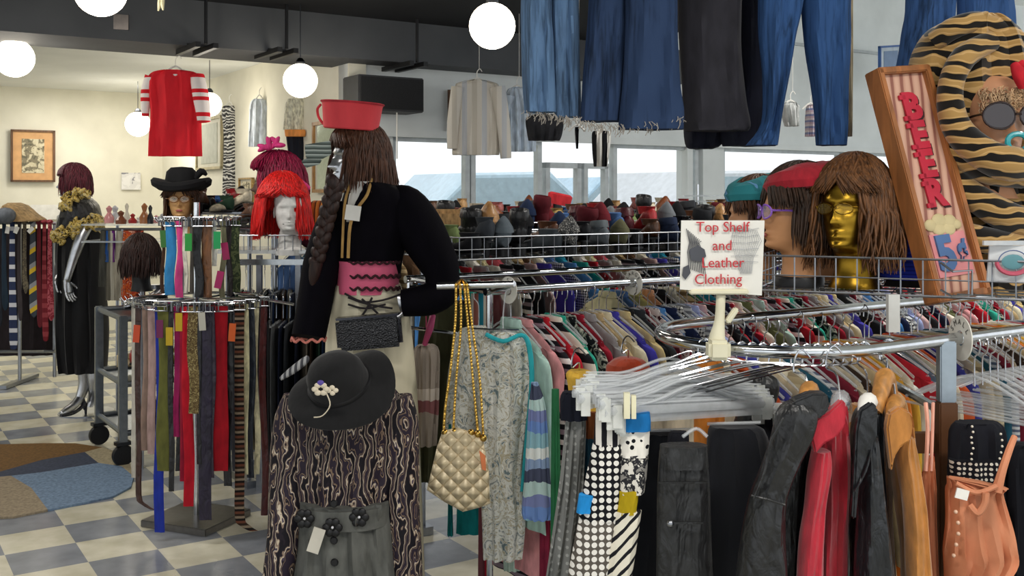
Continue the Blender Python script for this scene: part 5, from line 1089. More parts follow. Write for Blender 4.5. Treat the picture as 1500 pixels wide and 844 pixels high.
# ================================================================== SHOES
def shoe_mesh(kind, seed=0):
    g = random.Random(seed); up = MB(); so = MB(); heel = {'pump': .05, 'flat': .012, 'boot': .03, 'sneaker': .018, 'tallboot': .035}[kind]
    st = [(-.135, .012, .02), (-.12, .030, .036), (-.09, .040, .045), (-.05, .044, .055), (0, .038, .065), (.04, .034, .072), (.08, .034, .078), (.11, .028, .078), (.125, .012, .07)]
    rings = []
    for y, w, h in cr(st, 2):
        b = .006+heel*max(0, min(1, (y+.04)/.1)); open_ = kind in ('pump', 'flat') and y > -.04; hh = h*(.72 if open_ and y < .07 else 1)
        ring = []
        for j in range(16):
            a = 2*pi*j/16; z = b+max(0, (sin(a)+1)/2)**.8*hh; ring.append(Vector((w*cos(a)*(1 if sin(a) < .5 else .85), y, z)))
        rings.append(ring)
    up.loft(rings)
    if kind in ('boot', 'tallboot'):
        H = .085 if kind == 'boot' else .11; up.lathe([(.036, .06), (.038, .09), (.045, H*.8), (.040, H), (.020, H+.028), (.006, H+.042)] if seed < 4 else [(.036, .06), (.038, .09), (.044, H*.9), (.041, H+.02), (.036, H+.024), (.03, H+.012)], (0, .075, heel), 16, RX(6 if seed % 2 else -8), sx=.95, sy=1.15)
    if kind == 'sneaker': up.lathe([(.03, .07), (.034, .095), (.028, .098)], (0, .06, heel), 14, sy=1.4)
    if kind in ('pump', 'flat'): up.lathe([(.026, .06), (.031, .078), (.034, .088), (.030, .088)], (0, .07, heel), 14, sy=1.5)
    sole = []
    for y, w, h in st: b = .0+heel*max(0, min(1, (y+.04)/.1)); sole.append([Vector((x, y, b+z)) for x, z in ((-w*1.03, 0), (w*1.03, 0), (w*1.03, .008), (-w*1.03, .008))])
    so.loft(sole); so.lathe([(.012 if kind == 'pump' else .028, 0), (.016 if kind == 'pump' else .03, heel)], (0, .09, 0), 10)
    return up, so
for k, kd in enumerate(('pump', 'flat', 'boot', 'sneaker', 'tallboot', 'boot')):
    a, s_ = shoe_mesh(kd, k); PR['shoe%d' % k] = [('shoe_upper', a.mesh('shoe_upper', WHITE, ang=60), 0), ('sole', s_.mesh('sole', BLACK), 1)]
SC_ = [('black suede', cloth('18191d'), 1), ('charcoal', cloth('33373c'), 0), ('slate grey suede', cloth('5a6268'), 2), ('black leather', leather('1a1a1c'), 4), ('dark grey', cloth('3f4448'), 3), ('silver glitter', blotch('6f706e 2c2c2e b9b6b0', 90, 3.0), 2), ('black satin', cloth('141418', .5), 0), ('steel grey', cloth('62686c'), 5),
    ('olive suede', cloth('5c5a42'), 2), ('jet black', leather('121214'), 1), ('brown leather', leather('4a3020'), 0), ('navy suede', cloth('202a40'), 5), ('black patent', leather('101012', .15), 0), ('dusty black', cloth('26272a'), 4)]
SC2 = [('black', cloth('17171a'), 2), ('olive green', cloth('7d8f5c'), 1), ('black leather', leather('1a1a1c'), 4), ('tan leather', leather('a87c4c'), 2), ('charcoal', cloth('2f3236'), 5), ('black suede', cloth('1b1b1f'), 2), ('brown', leather('5a3a28'), 1), ('navy', cloth('1f2c48'), 2), ('wine red', cloth('5a1c24'), 4), ('maroon', cloth('6a2028'), 2), ('denim blue', cloth('4a6a98'), 3), ('burgundy leather', leather('4c1820'), 5), ('red', leather('a02a2c'), 0), ('grey', cloth('6c7074'), 2)]
SC3 = [('brown', leather('5c4030'), 0), ('black', cloth('1a1a1c'), 2), ('tan', leather('b08a5c'), 0), ('dark green', cloth('2c4434'), 1), ('rose', leather('a05c58'), 0), ('black leather', leather('1c1a1a'), 1), ('cream', leather('cfc4ac'), 0), ('chestnut', leather('7a4428'), 2), ('red', leather('8e2026'), 0), ('charcoal', cloth('34363a'), 5), ('blue', cloth('33568c'), 1), ('gold', leather('a88a4c'), 0)]
def shoes(rows, n, u0, u1, v, z, where, seed, rzj=.5, sc=1.0, zf=0.0):
    g = random.Random(seed)
    for i in range(n):
        d, m, k = rows[i % len(rows)]; lap = i//len(rows)
        prv = rows[(i-1) % len(rows)][0] if i else 'basket end'; ex = ('', ' farther right', ' still farther right', ' at the right end')[min(3, lap)]
        u = u0+(u1-u0)*i/(n-1); lb = '%s shoe%s in %s, after %s one' % (d, ex, where, prv)
        place('shoe%d' % k, 'shoe', ' '.join(lb.split()[:16]), 'shoe', UV(u, v+g.uniform(-.02, .02), z), radians(180+33)+g.uniform(-rzj, rzj), [m, None], 'shoes in '+where, (sc, sc*g.uniform(.85, 1), sc*g.uniform(.9, 1.2)))
shoes(SC_, 27, 2.02, 4.5, 3.52, 1.414, 'front row of near basket', 1, .35)
shoes(SC2, 27, 2.0, 4.55, 3.80, 1.422, 'back row of near basket', 2, .35, 1.12)
shoes(SC2, 36, 2.3, 5.5, 4.5, 1.435, 'front row of second basket', 3, .35, 1.1)
shoes(SC3, 34, 2.3, 5.5, 4.8, 1.438, 'back row of second basket', 4, .5, 1.15)
shoes(SC3, 40, 1.9, 5.9, 5.75, 1.475, 'the far window basket', 6, .5, 1.0)
o = custom('red_cap', 'small red pillbox hat standing above the shoes near the window', 'hat', 818, 300, 6.2)
MB().lathe([(.07, 0), (.075, .06), (.06, .07), (.005, .07)], P(818, 300, 6.2), 28, RY(12)).build('crown', cloth('c8343c'), o)
o = custom('tweed_bag', 'tan woven bag lying behind the velvet jacket shoulder', 'bag', 657, 325, 4.9); MB().box(P(657, 322, 4.9), (.16, .1, .1)).build('bag_body', cloth('a3835a', var=.3, sc=60), o, bev=.02)
o = custom('glass_display', 'clear glass trinket stand beyond the shoes by the window', 'display', 1025, 300, 7.3)
for k in range(4): MB().lathe([(.09, 0), (.09, .01)], P(1010+9*k, 296-8*(k % 2), 7.3), 16).build('glass_shelf', clear('dfe8ec', .35), o)
MB().tube([P(1022, 320, 7.3), P(1022, 270, 7.3)], .008, 6).build('post', CHROME, o)

# ================================================================== LEFT BACK: TIE RACK
Zt_ = 9.0; t = custom('tie_rack', 'chrome floor rack holding neckties at the far left', 'rack', 30, 560, Zt_)
mb = MB(); mb.tube([P(-60, 327, Zt_), P(84, 327, Zt_)], .012, 8); mb.build('rail', STEEL, t)
mb = MB(); mb.tube([P(-60, 515, Zt_), P(80, 515, Zt_)], .014, 8); mb.tube([P(30, 515, Zt_-.2), P(80, 515, Zt_+.1)], .014, 8); mb.build('lower_bar', STEEL, t)
for x, z_ in ((29, 0), (80, .15), (-50, 0)): MB().tube([P(x, 327, Zt_+z_), (P(x, 0, Zt_+z_).x, Zt_+z_, .03)], .016, 8).build('post', STEEL, t)
mb = MB(); mb.box((P(29, 0, Zt_).x, Zt_, .02), (.06, .6, .03)); mb.box((P(-50, 0, Zt_).x, Zt_, .02), (.06, .6, .03)); mb.build('foot', STEEL, t)
TIES = [(6, 10, 455, cloth('1d2b38'), 'dark teal'), (18, 12, 512, stripes('2a3350 c5c6cc 2a3350', 9, 2), 'navy and white banded'), (28, 7, 470, cloth('3a3436'), 'charcoal'), (36, 9, 430, blotch('4c463c 6c6350', 40), 'brown mottled'), (48, 13, 465, stripes('3a4048 c9a832 8a8c90 3a4048', 7, 2, rot=.6), 'yellow and grey diagonal'), (57, 9, 480, cloth('5c1c24'), 'maroon'), (65, 9, 500, stripes('6c2028 8a3a40', 12, 2), 'red striped'), (73, 10, 470, blotch('7c2430 a8545c', 30), 'crimson mottled'), (-4, 12, 480, cloth('22252c'), 'blackish')]
for x, w, y1, m, d in TIES:
    o = custom('necktie', '%s necktie hanging on the far left tie rack' % d, 'necktie', x, y1, Zt_-.05); MB().drape([(323, x-3, x+3), (331, x-w*.3, x+w*.3), (400, x-w*.38, x+w*.38), (y1-12, x-w*.5+2, x+w*.5+2), (y1, x+1, x+3)], Zt_-.05, .012, .003, 1, n=14).build('tie_blade', m, o)
    MB().ell(P(x, 325, Zt_-.05), (.03, .02, .02), 6).build('knot', m, o)
for x in (11, 24, 45):
    o = custom('price_tag', 'white tag above the neckties, %s' % {11: 'leftmost one', 24: 'middle one', 45: 'rightmost one'}[x], 'tag', x, 345, Zt_-.1); MB().box(P(x, 337, Zt_-.12), (.035, .004, .06), RY(x)).build('paper', WHITE, o)
o = custom('straw_hat', 'tan peaked straw hat lying on top of the tie rack', 'hat', 25, 325, Zt_); MB().drape([(297, 18, 24), (304, 10, 38), (314, 2, 52), (321, -4, 64), (324, -4, 64)], Zt_, .2, .01, 2).build('felt', cloth('8a7250', var=.3), o)
o = custom('grey_cap', 'grey knitted cap at the left edge on the tie rack', 'hat', 8, 326, Zt_-.2); MB().ell(P(8, 316, Zt_-.2), (.09, .08, .07), 8).build('crown', cloth('5c6066'), o)
o = custom('tie_shadow_cloth', 'dark cloth sheet standing in for the shade behind the neckties', 'scarf', 40, 510, Zt_+.2); MB().drape([(335, -30, 80), (400, -30, 82), (520, -30, 80)], Zt_+.25, .06, .02, 6).build('cloth', cloth('231d20'), o)  # dark sheet added as the shade behind the tie row

# ================================================================== BLACK DRESS MANNEQUIN
Zm = 7.7; b = P(118, 0, Zm); t = thing('mannequin', 'silver mannequin in long black dress with yellow ruffled shawl', 'mannequin', (b.x, Zm, 0))
Mh = HM(P(107, 288, Zm), -75); mb = MB(); head_mesh(mb, Mh, 1.0); mb.lathe([(.05, 0), (.06, -.1), (.15, -.16), (.17, -.3), (.13, -.55), (.16, -.85), (.12, -1.2)], P(114, 285, Zm), 24, sy=.7)
mb.stube([P(128, 330, Zm-.12), P(118, 350, Zm-.16), P(108, 378, Zm-.18), P(100, 405, Zm-.2), P(98, 412, Zm-.2)], [.045, .045, .036, .028, .024], 14)
mb.stube([P(90, 340, Zm-.05), P(86, 380, Zm-.1), P(88, 402, Zm-.12)], [.04, .035, .025], 12)
mb.stube([P(124, 470, Zm), P(122, 520, Zm), P(124, 560, Zm), P(116, 585, Zm-.02)], [.075, .06, .045, .032], 14); mb.stube([P(136, 470, Zm), P(137, 530, Zm), P(139, 570, Zm), P(132, 592, Zm+.1)], [.075, .06, .045, .03], 14)
mb.stube([P(117, 583, Zm-.02), P(108, 594, Zm-.1), P(96, 602, Zm-.2), P(89, 606, Zm-.26)], [.034, .036, .03, .015], 12, sq=.8); mb.build('body', SILVER, t, ang=80)
h_ = MB(); hand_mesh(h_, Matrix.Translation(P(98, 412, Zm-.2)) @ Matrix.Rotation(radians(-12), 4, 'Y') @ Matrix.Rotation(radians(70), 4, 'Z'), 1.05, .35, 1, 1.4); h_.build('hand', SILVER, t, ang=80)
h_ = MB(); hand_mesh(h_, Matrix.Translation(P(88, 400, Zm-.12)) @ Matrix.Rotation(radians(60), 4, 'Z'), 1.0, .4, -1); h_.build('hand', SILVER, t, ang=80)
w = MB(); wig_mesh(w, Mh, 1.0, length=.1, n=170, gap=50, seed=31, curl=.006, out=.02, puff=1.2, bang=.04); w.build('wig', hair('54222c'), t, ang=80)
BDR = cloth('0d0d10', .7, .2, 20, .3, .1)
MB().drape([(318, 92, 148), (350, 84, 152), (400, 84, 152), (470, 82, 156), (535, 88, 154), (543, 90, 152)], Zm, .17, .03, 4, n=48, k=4).build('dress', BDR, t)
MB().drape([(290, 104, 128), (300, 97, 140), (320, 90, 147), (335, 86, 150)], Zm, .17, .01, 3, n=40).build('black_shawl', leather('17171a', .4), t)
YL = blotch('1c1a16 b59a4c cdb873 8f8a80', 26, 3.0, 2.0); rf = MB(); g = random.Random(3)
for row in ([(100, 290), (108, 286), (118, 285), (128, 286)], [(93, 306), (97, 298), (102, 294)], [(82, 348), (88, 342), (94, 340), (90, 350)], [(104, 334), (110, 328), (118, 326), (126, 326), (134, 326), (142, 322), (148, 326)], [(104, 342), (112, 338), (146, 334)]):
    for x, y in row:
        for k in range(6): rf.ell(P(x+g.uniform(-5, 5), y+g.uniform(-6, 6), Zm-.16+g.uniform(-.03, .02)), (g.uniform(.012, .02), .03, g.uniform(.025, .04)), 5, RY(g.uniform(-60, 60)))
rf.build('ruffle', YL, t, ang=60)
hh = MB(); hh.stube([P(117, 583, Zm-.02), P(122, 592, Zm), P(124, 600, Zm+.02)], [.03, .02, .008], 10); hh.lathe([(.008, 0), (.014, .09)], (P(124, 0, Zm).x, Zm+.02, 0), 10); hh.stube([P(89, 609, Zm-.27), P(105, 606, Zm-.16), P(118, 598, Zm-.04), P(124, 588, Zm)], [.01, .014, .014, .014], 8); hh.build('high_heel', leather('1a1a24', .3), t)
MB().lathe([(.2, 0), (.2, .008)], (b.x, Zm+.1, .0), 24).build('stand_base', STEEL, t)

# ================================================================== CART
cA, cB = G(145, 652), G(180, 683); cA.z = cB.z = 0; du_ = Vector((CA, SA, 0))*.8; cC, cD = cB+du_, cA+du_; cs = [cA, cB, cC, cD]
t = thing('rolling_cart', 'grey metal rolling cart with three shelves beside the belt rack', 'cart', tuple((cA+cC)/2)); ALU = metal('8f959b', .35)
for c in cs: MB().box(c+Vector((0, 0, .53)), (.05, .05, .78), UM).build('post', ALU, t, bev=.006)
for z in (.90, .50, .2):
    mb = MB(); 
    for i in range(4): mb.tube([cs[i]+Vector((0, 0, z)), cs[(i+1) % 4]+Vector((0, 0, z))], .017, 8)
    mb.loft([[c+Vector((0, 0, z-.02+d)) for c in cs] for d in (0, .01)]); mb.build('shelf', ALU, t)
for c in cs:
    w = MB(); w.lathe([(.03, -.022), (.062, -.02), (.066, 0), (.062, .02), (.03, .022)], c+Vector((0, 0, .067)), 22, RZ(40) @ RX(90)); w.build('wheel', BLACK, t)
    w = MB(); w.box(c+Vector((0, 0, .14)), (.09, .06, .02), RZ(40)); w.build('caster_plate', DARKM, t)
ct = (cA+cC)/2
for i, (fx, fy, z, d, m, k) in enumerate(((.25, .3, .515, 'red and gold', leather('a8342c'), 0), (.25, .65, .515, 'cream', leather('c9b48c'), 1), (.5, .4, .515, 'gold', leather('b59a4c'), 0), (.3, .3, .215, 'dark brown', leather('33201a'), 2), (.35, .7, .215, 'tan', leather('a0703c'), 1), (.6, .45, .215, 'black', leather('17171a'), 2), (.3, .6, .915, 'silver', metal('b0b0b4', .3), 0), (.6, .3, .915, 'pewter', metal('808084', .35), 1))):
    p = cB+(cA-cB)*fy+du_*fx; place('shoe%d' % k, 'shoe', '%s shoe on the %s shelf of the rolling cart' % (d, {.515: 'middle', .215: 'bottom', .915: 'top'}[z]), 'shoe', (p.x, p.y, z), radians(70+40*i), [m, None], None, (1.1, 1.1, 1.1))

# ================================================================== BELT RACK
Zk = 5.2; bc = P(288, 0, Zk); t = thing('belt_rack', 'two tier chrome spinner rack crowded with belts', 'rack', (bc.x, Zk, 0))
pz = G(292, 762); MB().box((bc.x, Zk, .018), (.40, .36, .036), RZ(-22)).build('base_plate', metal('7a7670', .35), t, bev=.004)
MB().tube([(bc.x, Zk, .03), (bc.x, Zk, 1.62)], .016, 12).build('pole', CHROME, t)
for z, r_ in ((1.13, .33), (1.53, .17)):
    mb = MB(); mb.tube([(bc.x+r_*cos(a), Zk+r_*sin(a), z) for a in [2*pi*i/40 for i in range(40)]], .007, 8, closed=True)
    for k in range(6): mb.tube([(bc.x, Zk, z), (bc.x+r_*cos(k*pi/3+.2), Zk+r_*sin(k*pi/3+.2), z)], .006, 6)
    mb.build('ring', CHROME, t)
    hk = MB()
    for k in range(34): a = 2*pi*k/34; p = Vector((bc.x+r_*cos(a), Zk+r_*sin(a), z)); o_ = Vector((cos(a), sin(a), 0)); hk.tube([p, p+o_*.02+Vector((0, 0, -.005)), p+o_*.035+Vector((0, 0, .015))], .003, 5)
    hk.build('hook', CHROME, t)
def belt(x, w, y1, m, d, tier=0, y0=None, curl=0, buckle=STEEL, bx=0, x1=None, back=False):
    z, r_ = ((1.13, .33), (1.53, .17))[tier]; X = (x-750)*Zk/F-bc.x; X = max(-r_*.98, min(r_*.98, X)); dz = sqrt(max(0, r_*r_-X*X)); Z = Zk-dz-.03 if not back else Zk+dz*.5
    yt = HY-(z-CH)*F/Z; yt = y0 or yt; x1 = x if x1 is None else x1
    o = custom('belt', '%s belt hanging from the %s ring of the spinner' % (d, 'lower' if tier == 0 else 'upper'), 'belt', x, y1, Z)
    rows = [(yt, x-w/2, x+w/2), (yt+(y1-yt)*.4, x-w/2+.3*(x1-x), x+w/2+.3*(x1-x)), (yt+(y1-yt)*.75, x-w/2+.7*(x1-x), x+w/2+.7*(x1-x)), (y1, x1-w/2, x1+w/2)]
    sw = 3.0*sin(x*1.7); rows = [rows[0], (rows[1][0], rows[1][1]+sw, rows[1][2]+sw), (rows[2][0], rows[2][1]-sw*.6, rows[2][2]-sw*.6), rows[3]]
    if curl: rows += [(y1+14, x1-w/2+8, x1+w/2+8), (y1+22, x1-w/2+22, x1+w/2+20)]
    MB().drape(rows, Z, .006, .004, .7, n=14, ph=x).build('strap', m, o)
    bu = MB(); cz = P(x, yt+1, Z-.004); hw = max(.018, w*Z/F/2+.006); bu.tube([cz+Vector((hw*a, 0, .022*b_)) for a, b_ in ((-1, -1), (1, -1), (1, 1), (-1, 1))], .004, 6, closed=True); bu.tube([cz+Vector((0, 0, -.022)), cz+Vector((0, -.004, .022))], .003, 5); bu.build('buckle', buckle, o)
    return o, Z
BLT = [(203, 9, 725, leather('3a2018'), 'dark brown curled', 1), (212, 9, 660, cloth('8a7468'), 'greyish brown', 0), (222, 12, 665, cloth('a58a84'), 'dusty pink beige', 0), (234, 15, 780, cloth('1b2f92', .6), 'royal blue cloth', 0), (241, 22, 690, cloth('5f6030'), 'wide olive', 0), (251, 8, 720, leather('1a1a1c'), 'thin black', 0), (259, 9, 640, cloth('8c1c50'), 'magenta', 0), (268, 9, 705, cloth('8e1830'), 'crimson', 0), (276, 15, 742, cloth('b01828'), 'bright red', 0),
    (284, 16, 606, blotch('8a7a50 5c4a30 a8986a', 60, 3.0), 'studded gold and brown', 0), (292, 8, 680, leather('15151a'), 'narrow black', 0), (301, 18, 762, leather('221a30', .5), 'dark purple', 0), (308, 12, 700, leather('2c2030'), 'plum', 0), (320, 28, 690, cloth('96121f'), 'broad red', 0), (334, 12, 712, leather('14161a'), 'black leather', 0), (351, 14, 756, stripes('33261e 6a4030 1f1a18 8c7c68', 22, 2), 'patterned tooled', 1), (360, 8, 695, leather('cfc9a2', .5), 'cream', 0), (367, 11, 700, leather('131c28'), 'navy leather', 0), (376, 8, 695, leather('d2cca8', .5), 'pale cream', 0), (387, 10, 755, leather('4c1a1a'), 'oxblood', 0), (196, 7, 700, cloth('bdb8ac'), 'off white', 0)]
for x, w, y1, m, d, c_ in BLT: belt(x, w, y1, m, d, curl=c_)
for x, w, y1, m, d in ((238, 8, 640, leather('3a2418'), 'back row brown'), (262, 10, 690, leather('1b1b1f'), 'back row black'), (300, 12, 660, cloth('22304c'), 'back row navy'), (330, 10, 650, leather('5a3a28'), 'back row chestnut'), (345, 9, 690, cloth('4a4a50'), 'back row grey')): belt(x, w, y1, m, d, back=True, y0=452)
for x, w, y1, m, d in ((238, 5, 430, cloth('4a3428'), 'brown'), (249, 15, 432, cloth('2f7cb2', .6), 'sky blue'), (263, 11, 436, cloth('c8407e', .6), 'hot pink'), (272, 7, 430, leather('c9c4b4'), 'ivory'), (281, 6, 430, cloth('55504a'), 'taupe'), (291, 13, 436, leather('141418'), 'wide black'), (303, 15, 436, leather('6e4626'), 'brown leather'), (314, 7, 390, leather('d8d6cc'), 'white'), (326, 8, 436, cloth('7c7a60'), 'khaki'), (336, 9, 434, leather('241c1c'), 'espresso'), (346, 12, 428, blotch('35402c 5c6444', 30), 'olive camouflage')): belt(x, w, y1, m, d, 1)
for x, y, c_, lb in ((240, 350, '3d7a34', 'dark green'), (276, 355, '2fa845', 'bright green'), (318, 352, '26b064', 'emerald'), (330, 368, 'b82464', 'magenta'), (321, 410, 'b82468', 'pink'), (200, 489, 'd8522c', 'orange red'), (234, 482, '7c2458', 'plum'), (248, 493, 'd8b41c', 'yellow'), (262, 472, 'd8b41c', 'mustard'), (340, 487, 'e8641c', 'orange'), (296, 471, 'd8d4c4', 'white')):
    X = (x-750)*Zk/F-bc.x; r_ = .34 if y > 440 else .18; Z = Zk-sqrt(max(.0, r_*r_-min(r_, abs(X))**2))-.055
    o = custom('price_tag', '%s price tag among the belts on the spinner' % lb, 'tag', x, y+14, Z); MB().box(P(x, y, Z), (.034 if y < 440 else .032, .003, .085), RY((x % 7-3)*4)).build('paper', plain(dk(c_, .9), .5), o)
# shoes/bags on top of spinner: head with glasses and black hat
t, M = head_thing('mannequin_head', 'head with brown hair and glasses under the big black hat', 'mannequin head', P(266, 318, 6.0), 10, 1.0, plain('c0935e', .5), ('4a3222', dict(length=.12, gap=60, seed=41, n=150)), eyes='4a3a30')
glasses('thin framed glasses on the head under the black hat', M, 1.0, plain('8a5a2c', .3), clear('fff4e0', .15))
mb = MB(); c = M.to_translation(); mb.lathe([(.1, -.13), (.1, -.1), (.06, -.1)], c, 20); mb.build('stand', STEEL, t); MB().tube([c+Vector((0, 0, -.12)), (c.x, c.y, 0)], .014, 8).build('stand_pole', STEEL, t)
o = custom('black_brimmed_hat', 'black hat with rolled brim and bow on the head wearing glasses', 'hat', 265, 282, 6.0); c = M @ Vector((0, 0, .155))
MB().lathe([(.16, .06), (.172, .045), (.168, .02), (.13, 0), (.098, .006), (.095, .05), (.085, .11), (.06, .135), (.004, .14)], c, 40, wob=lambda a, q: .02*cos(2*a)*max(0, (q-.1)/.07)).build('felt', cloth('131315', .9), o)
mb = MB(); mb.stube([c+Vector((.1, -.05, .07)), c+Vector((.13, -.05, .11)), c+Vector((.16, -.04, .09))], [.012, .022, .008], 10); mb.stube([c+Vector((.1, -.05, .06)), c+Vector((.14, -.05, .05)), c+Vector((.18, -.04, .06))], [.012, .02, .008], 10); mb.build('bow', cloth('131315'), o)
# glass jewellery shelves and trinkets
t = custom('jewellery_stand', 'glass topped shelf crowded with small jewellery left of black hat', 'shelf', 215, 560, 7.2)
MB().box(P(222, 328, 7.2), (.78, .5, .012)).build('glass_top', clear('dde6ea', .4), t); MB().box(P(222, 352, 7.2), (.78, .5, .012)).build('glass_shelf', clear('dde6ea', .4), t)
for x in (172, 298): MB().tube([P(x, 330, 7.2), (P(x, 0, 7.2).x, 7.2, 0)], .012, 8).build('leg', STEEL, t)
g = random.Random(5); tc = [('pink', 'c98a8a'), ('silver', 'b9b9bc'), ('brown', '7a4a34'), ('cream', 'cfc7b4'), ('red', 'a03030'), ('white', 'dedcd6'), ('copper', 'a06a44'), ('black', '202024')]
for i in range(16):
    x = 160+8.6*i; d, c_ = tc[i % 8]; z = g.uniform(6.95, 7.4); p = P(x, 326, z); p.z = P(222, 328, 7.2).z+.006; h_ = g.uniform(.04, .15); r_ = g.uniform(.018, .035)
    o = MB().lathe([(r_, 0), (r_*1.1, h_*.3), (r_*.4, h_*.6), (r_*.7, h_*.85), (.004, h_)], p, 12).build('trinket_bottle', plain(c_, .2)); tag(o, '%s trinket on the glass shelf, %s' % (d, 'left half' if i < 8 else 'right half near the black hat'), 'trinket', 'trinkets on the glass shelf')
# scarves rack behind
sc_l = [(152, 12, 420, cloth('4a4a44'), 'charcoal'), (163, 12, 440, stripes('b9b4a4 6c685c', 12, 0), 'cream striped'), (176, 14, 440, cloth('9a9484'), 'taupe'), (190, 22, 440, blotch('b03a2c c8642c 8c2c24 d8a890', 26, 3.0), 'red orange printed'), (205, 14, 440, blotch('8c2c24 3a2420 c0563c', 26), 'rust printed'), (158, 8, 352, cloth('2a5a9c'), 'short blue'), (166, 8, 345, cloth('6a2c7c'), 'short purple')]
for x, w, y1, m, d in sc_l:
    o = custom('scarf', '%s scarf hanging behind the black dress mannequin' % d, 'scarf', x, y1, 7.0); MB().drape([(338, x-w/2+2, x+w/2-2), (380, x-w/2, x+w/2), (max(y1, 382), x-w/2-1, x+w/2+1)], 7.0, .03, .01, 3, n=24).build('cloth', m, o)
o = MB(); o.tube([P(140, 336, 7.0), P(240, 336, 7.0)], .01, 8); o.tube([P(180, 336, 7.0), P(180, 640, 7.0)], .012, 8); tag(o.build('scarf_rail', STEEL), 'thin metal rail carrying scarves left of the spinner', 'rail')
# dark brown wig on stand (x 185-235, y 335-400)
t, M = head_thing('mannequin_head', 'dark curly brown wig seen from behind left of the blue belt', 'mannequin head', P(208, 402, 6.2), 150, 1.0, BLACK, ('2c1c18', dict(length=.12, gap=20, seed=51, n=200, curl=.015, puff=1.3)))
MB().tube([M.to_translation()+Vector((0, 0, -.1)), (M.to_translation().x, M.to_translation().y, 0)], .012, 8).build('stand', STEEL, t)

# ================================================================== DISPLAY WITH RED WIG HEADS
Zr = 5.65; t = custom('display_shelf', 'metal shelf rack of dark trousers holding the bright red wig head', 'rack', 400, 700, Zr)
MB().box(P(408, 366, Zr), (.56, .4, .02)).build('shelf', clear('d8dde0', .7), t)
MB().box(P(408, 384, Zr-.22), (.50, .02, .03)).build('front_bar', metal('a9adb0', .25), t)
mb = MB(); mb.tube([P(338, 386, Zr+.2), P(475, 384, Zr+.2)], .012, 8); mb.tube([P(350, 432, Zr-.2), P(430, 446, Zr-.3)], .008, 8); mb.build('rail', CHROME, t)
for x in (380, 437): MB().box((P(x, 0, Zr+.1).x, Zr+.1, .66), (.03, .03, 1.32)).build('post', STEEL, t)
mb = MB(); mb.tube([P(345, 345, Zr-.22), P(470, 345, Zr-.22)], .004, 6)
for x in range(345, 472, 12): mb.tube([P(x, 345, Zr-.22), P(x, 368, Zr-.22)], .0025, 5)
mb.build('wire_guard', STEEL, t)
t, M = head_thing('mannequin_head', 'white foam head with drawn face and bright red bobbed wig', 'mannequin head', P(424, 338, 5.5), 12, 1.08, plain('d5d4d0', .9, .05, 40, .2, .3), None)
M2 = HM(P(414, 336, 5.54), 8); w = MB(); wig_mesh(w, M2, 1.2, length=.14, n=420, gap=40, seed=61, curl=.006, out=.024, puff=1.35, bang=.03, flare=.014, r=.0042, fe=.72); w.build('wig', hair('d81a18'), t, ang=80)
MB().lathe([(.08, -.13), (.085, -.1), (.06, -.085)], M.to_translation(), 24, sy=.9).build('foam_base', plain('d5d4d0', .9), t)
fm = MB()
for sg in (-1, 1): fm.ell(M @ Vector((sg*.027, -.079, .098)), (.015, .006, .013), 7, M.to_3x3())
fm.build('drawn_eye', plain('7a7a78'), t); fm = MB(); fm.stube([M @ (Vector((x, -.094+.6*abs(x)*abs(x)*8, .037+.12*x*x*10))) for x in (-.035, -.015, 0, .02, .038)], .0022, 6); fm.build('drawn_mouth', plain('4a4644'), t)
t, M = head_thing('mannequin_head', 'dark skinned head in profile with magenta wig and pink bow', 'mannequin head', P(404, 300, 6.0), -82, 1.22, plain('5c4438', .5), ('7c1438', dict(length=.06, gap=58, seed=71, n=260, out=.022, puff=1.5, bang=.03)))
MB().tube([M.to_translation()+Vector((0, 0, -.05)), (M.to_translation().x, M.to_translation().y, 0)], .015, 8).build('stand', STEEL, t)
bw = MB(); c = P(398, 213, 5.95)
for k in range(7): bw.ell(c+Vector((.045*cos(k*.9), -.02, .018*sin(k*1.4))), (.042, .02, .016), 6, RY(k*50))
tag(bw.build('pink_bow', cloth('c83a78')), 'pink satin bow atop the magenta wig', 'bow')
bw = MB(); bw.stube([P(405, 258, 5.8), P(420, 262, 5.75), P(438, 268, 5.75), P(452, 276, 5.8)], [.02, .025, .025, .015], 10); tag(bw.build('pink_ribbon', cloth('d0407c')), 'pink ribbon band across the nape of the magenta wig', 'ribbon')
o = custom('orange_knit_hat', 'orange and brown striped knit hat right of the red wig', 'hat', 462, 330, 5.1); MB().lathe([(.09, -.09), (.1, -.03), (.09, .04), (.06, .08), (.004, .095)], P(466, 318, 5.75), 28, RY(-15), wob=lambda a, q: .003*sin(14*a)).build('knit', stripes('b5642c 5c3420 c9803c', 40, 0), o)
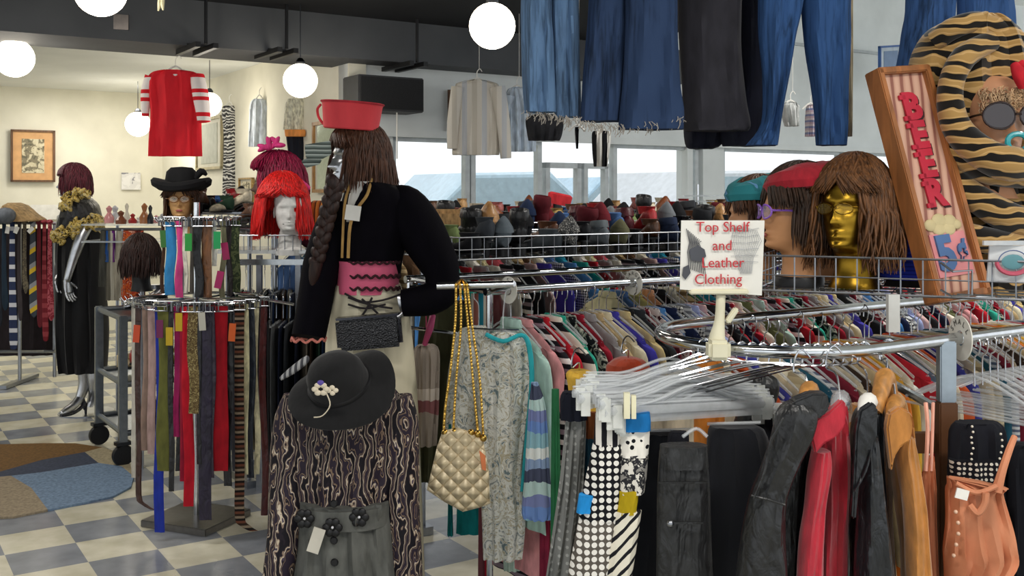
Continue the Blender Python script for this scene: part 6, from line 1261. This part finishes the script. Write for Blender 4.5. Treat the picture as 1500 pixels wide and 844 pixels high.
o = custom('maroon_bundle', 'maroon folded cloth below the orange knit hat', 'clothing', 462, 360, 5.1); MB().ell(P(462, 352, 5.7), (.09, .08, .05), 8).build('cloth', cloth('4a1428'), o)
TR = [('navy', '1c2238'), ('dark green', '1f3a2c'), ('black', '15161a'), ('taupe', '6c6458'), ('khaki', '8a8468'), ('charcoal', '34363a'), ('ink blue', '1a2c4a'), ('grey', '6a6c6e'), ('brown', '3c2c22'), ('stone', '9a9482'), ('midnight', '181c2c'), ('olive', '4a4c34')]
g = random.Random(9)
for i in range(14):
    d, h_ = TR[i % 12]; x = 342+9.2*i; Z = Zr+.2
    place('trouser', 'hanging_trousers', '%s trousers on the shelf rack below the red wig%s' % (d, ' at its right end' if i >= 12 else ''), 'trousers', P(x, 386, Z)+Vector((0, 0, -.13)), radians(90+10)+g.uniform(-.15, .15), [cloth(h_), None, None, None], 'trousers under the red wig', (1, .9, 1))
for i in range(10):
    d, h_ = TR[(i*5+2) % 12]; x = 395+10*i
    place('trouser', 'hanging_trousers', '%s trousers hanging low behind the velvet jacket sleeve' % d, 'trousers', P(x, 430, 5.6)+Vector((0, 0, -.13)), radians(100)+g.uniform(-.15, .15), [cloth(h_), None, None, None], 'trousers behind the velvet sleeve', (1, .9, 1))
for i in range(9):
    d, m, k = SC3[(i*5) % 12]
    p = P(300+6.5*i, 306, 6.35+.1*(i % 3)); p.z = 1.545
    place('shoe%d' % k, 'shoe', '%s shoe on the shelf between black hat and magenta wig' % d, 'shoe', p, radians(180+20*i), [m, None], 'shoes on the shelf beside the black hat', (1, 1, 1.1))
t = custom('shoe_shelf', 'wire shelf with shoes between the black hat and red wig', 'shelf', 340, 560, 6.45)
MB().box(P(335, 312, 6.45)*1.0, (.62, .35, .015)).build('shelf_board', STEEL, t)
mb = MB()
for x in range(285, 405, 10): mb.tube([P(x, 312, 6.3), P(x, 336, 6.3)], .003, 5)
mb.tube([P(285, 336, 6.3), P(405, 336, 6.3)], .005, 6); mb.build('wire_guard', STEEL, t)
for x in (285, 400): MB().tube([P(x, 312, 6.4), (P(x, 0, 6.4).x, 6.4, 0)], .012, 8).build('leg', STEEL, t)
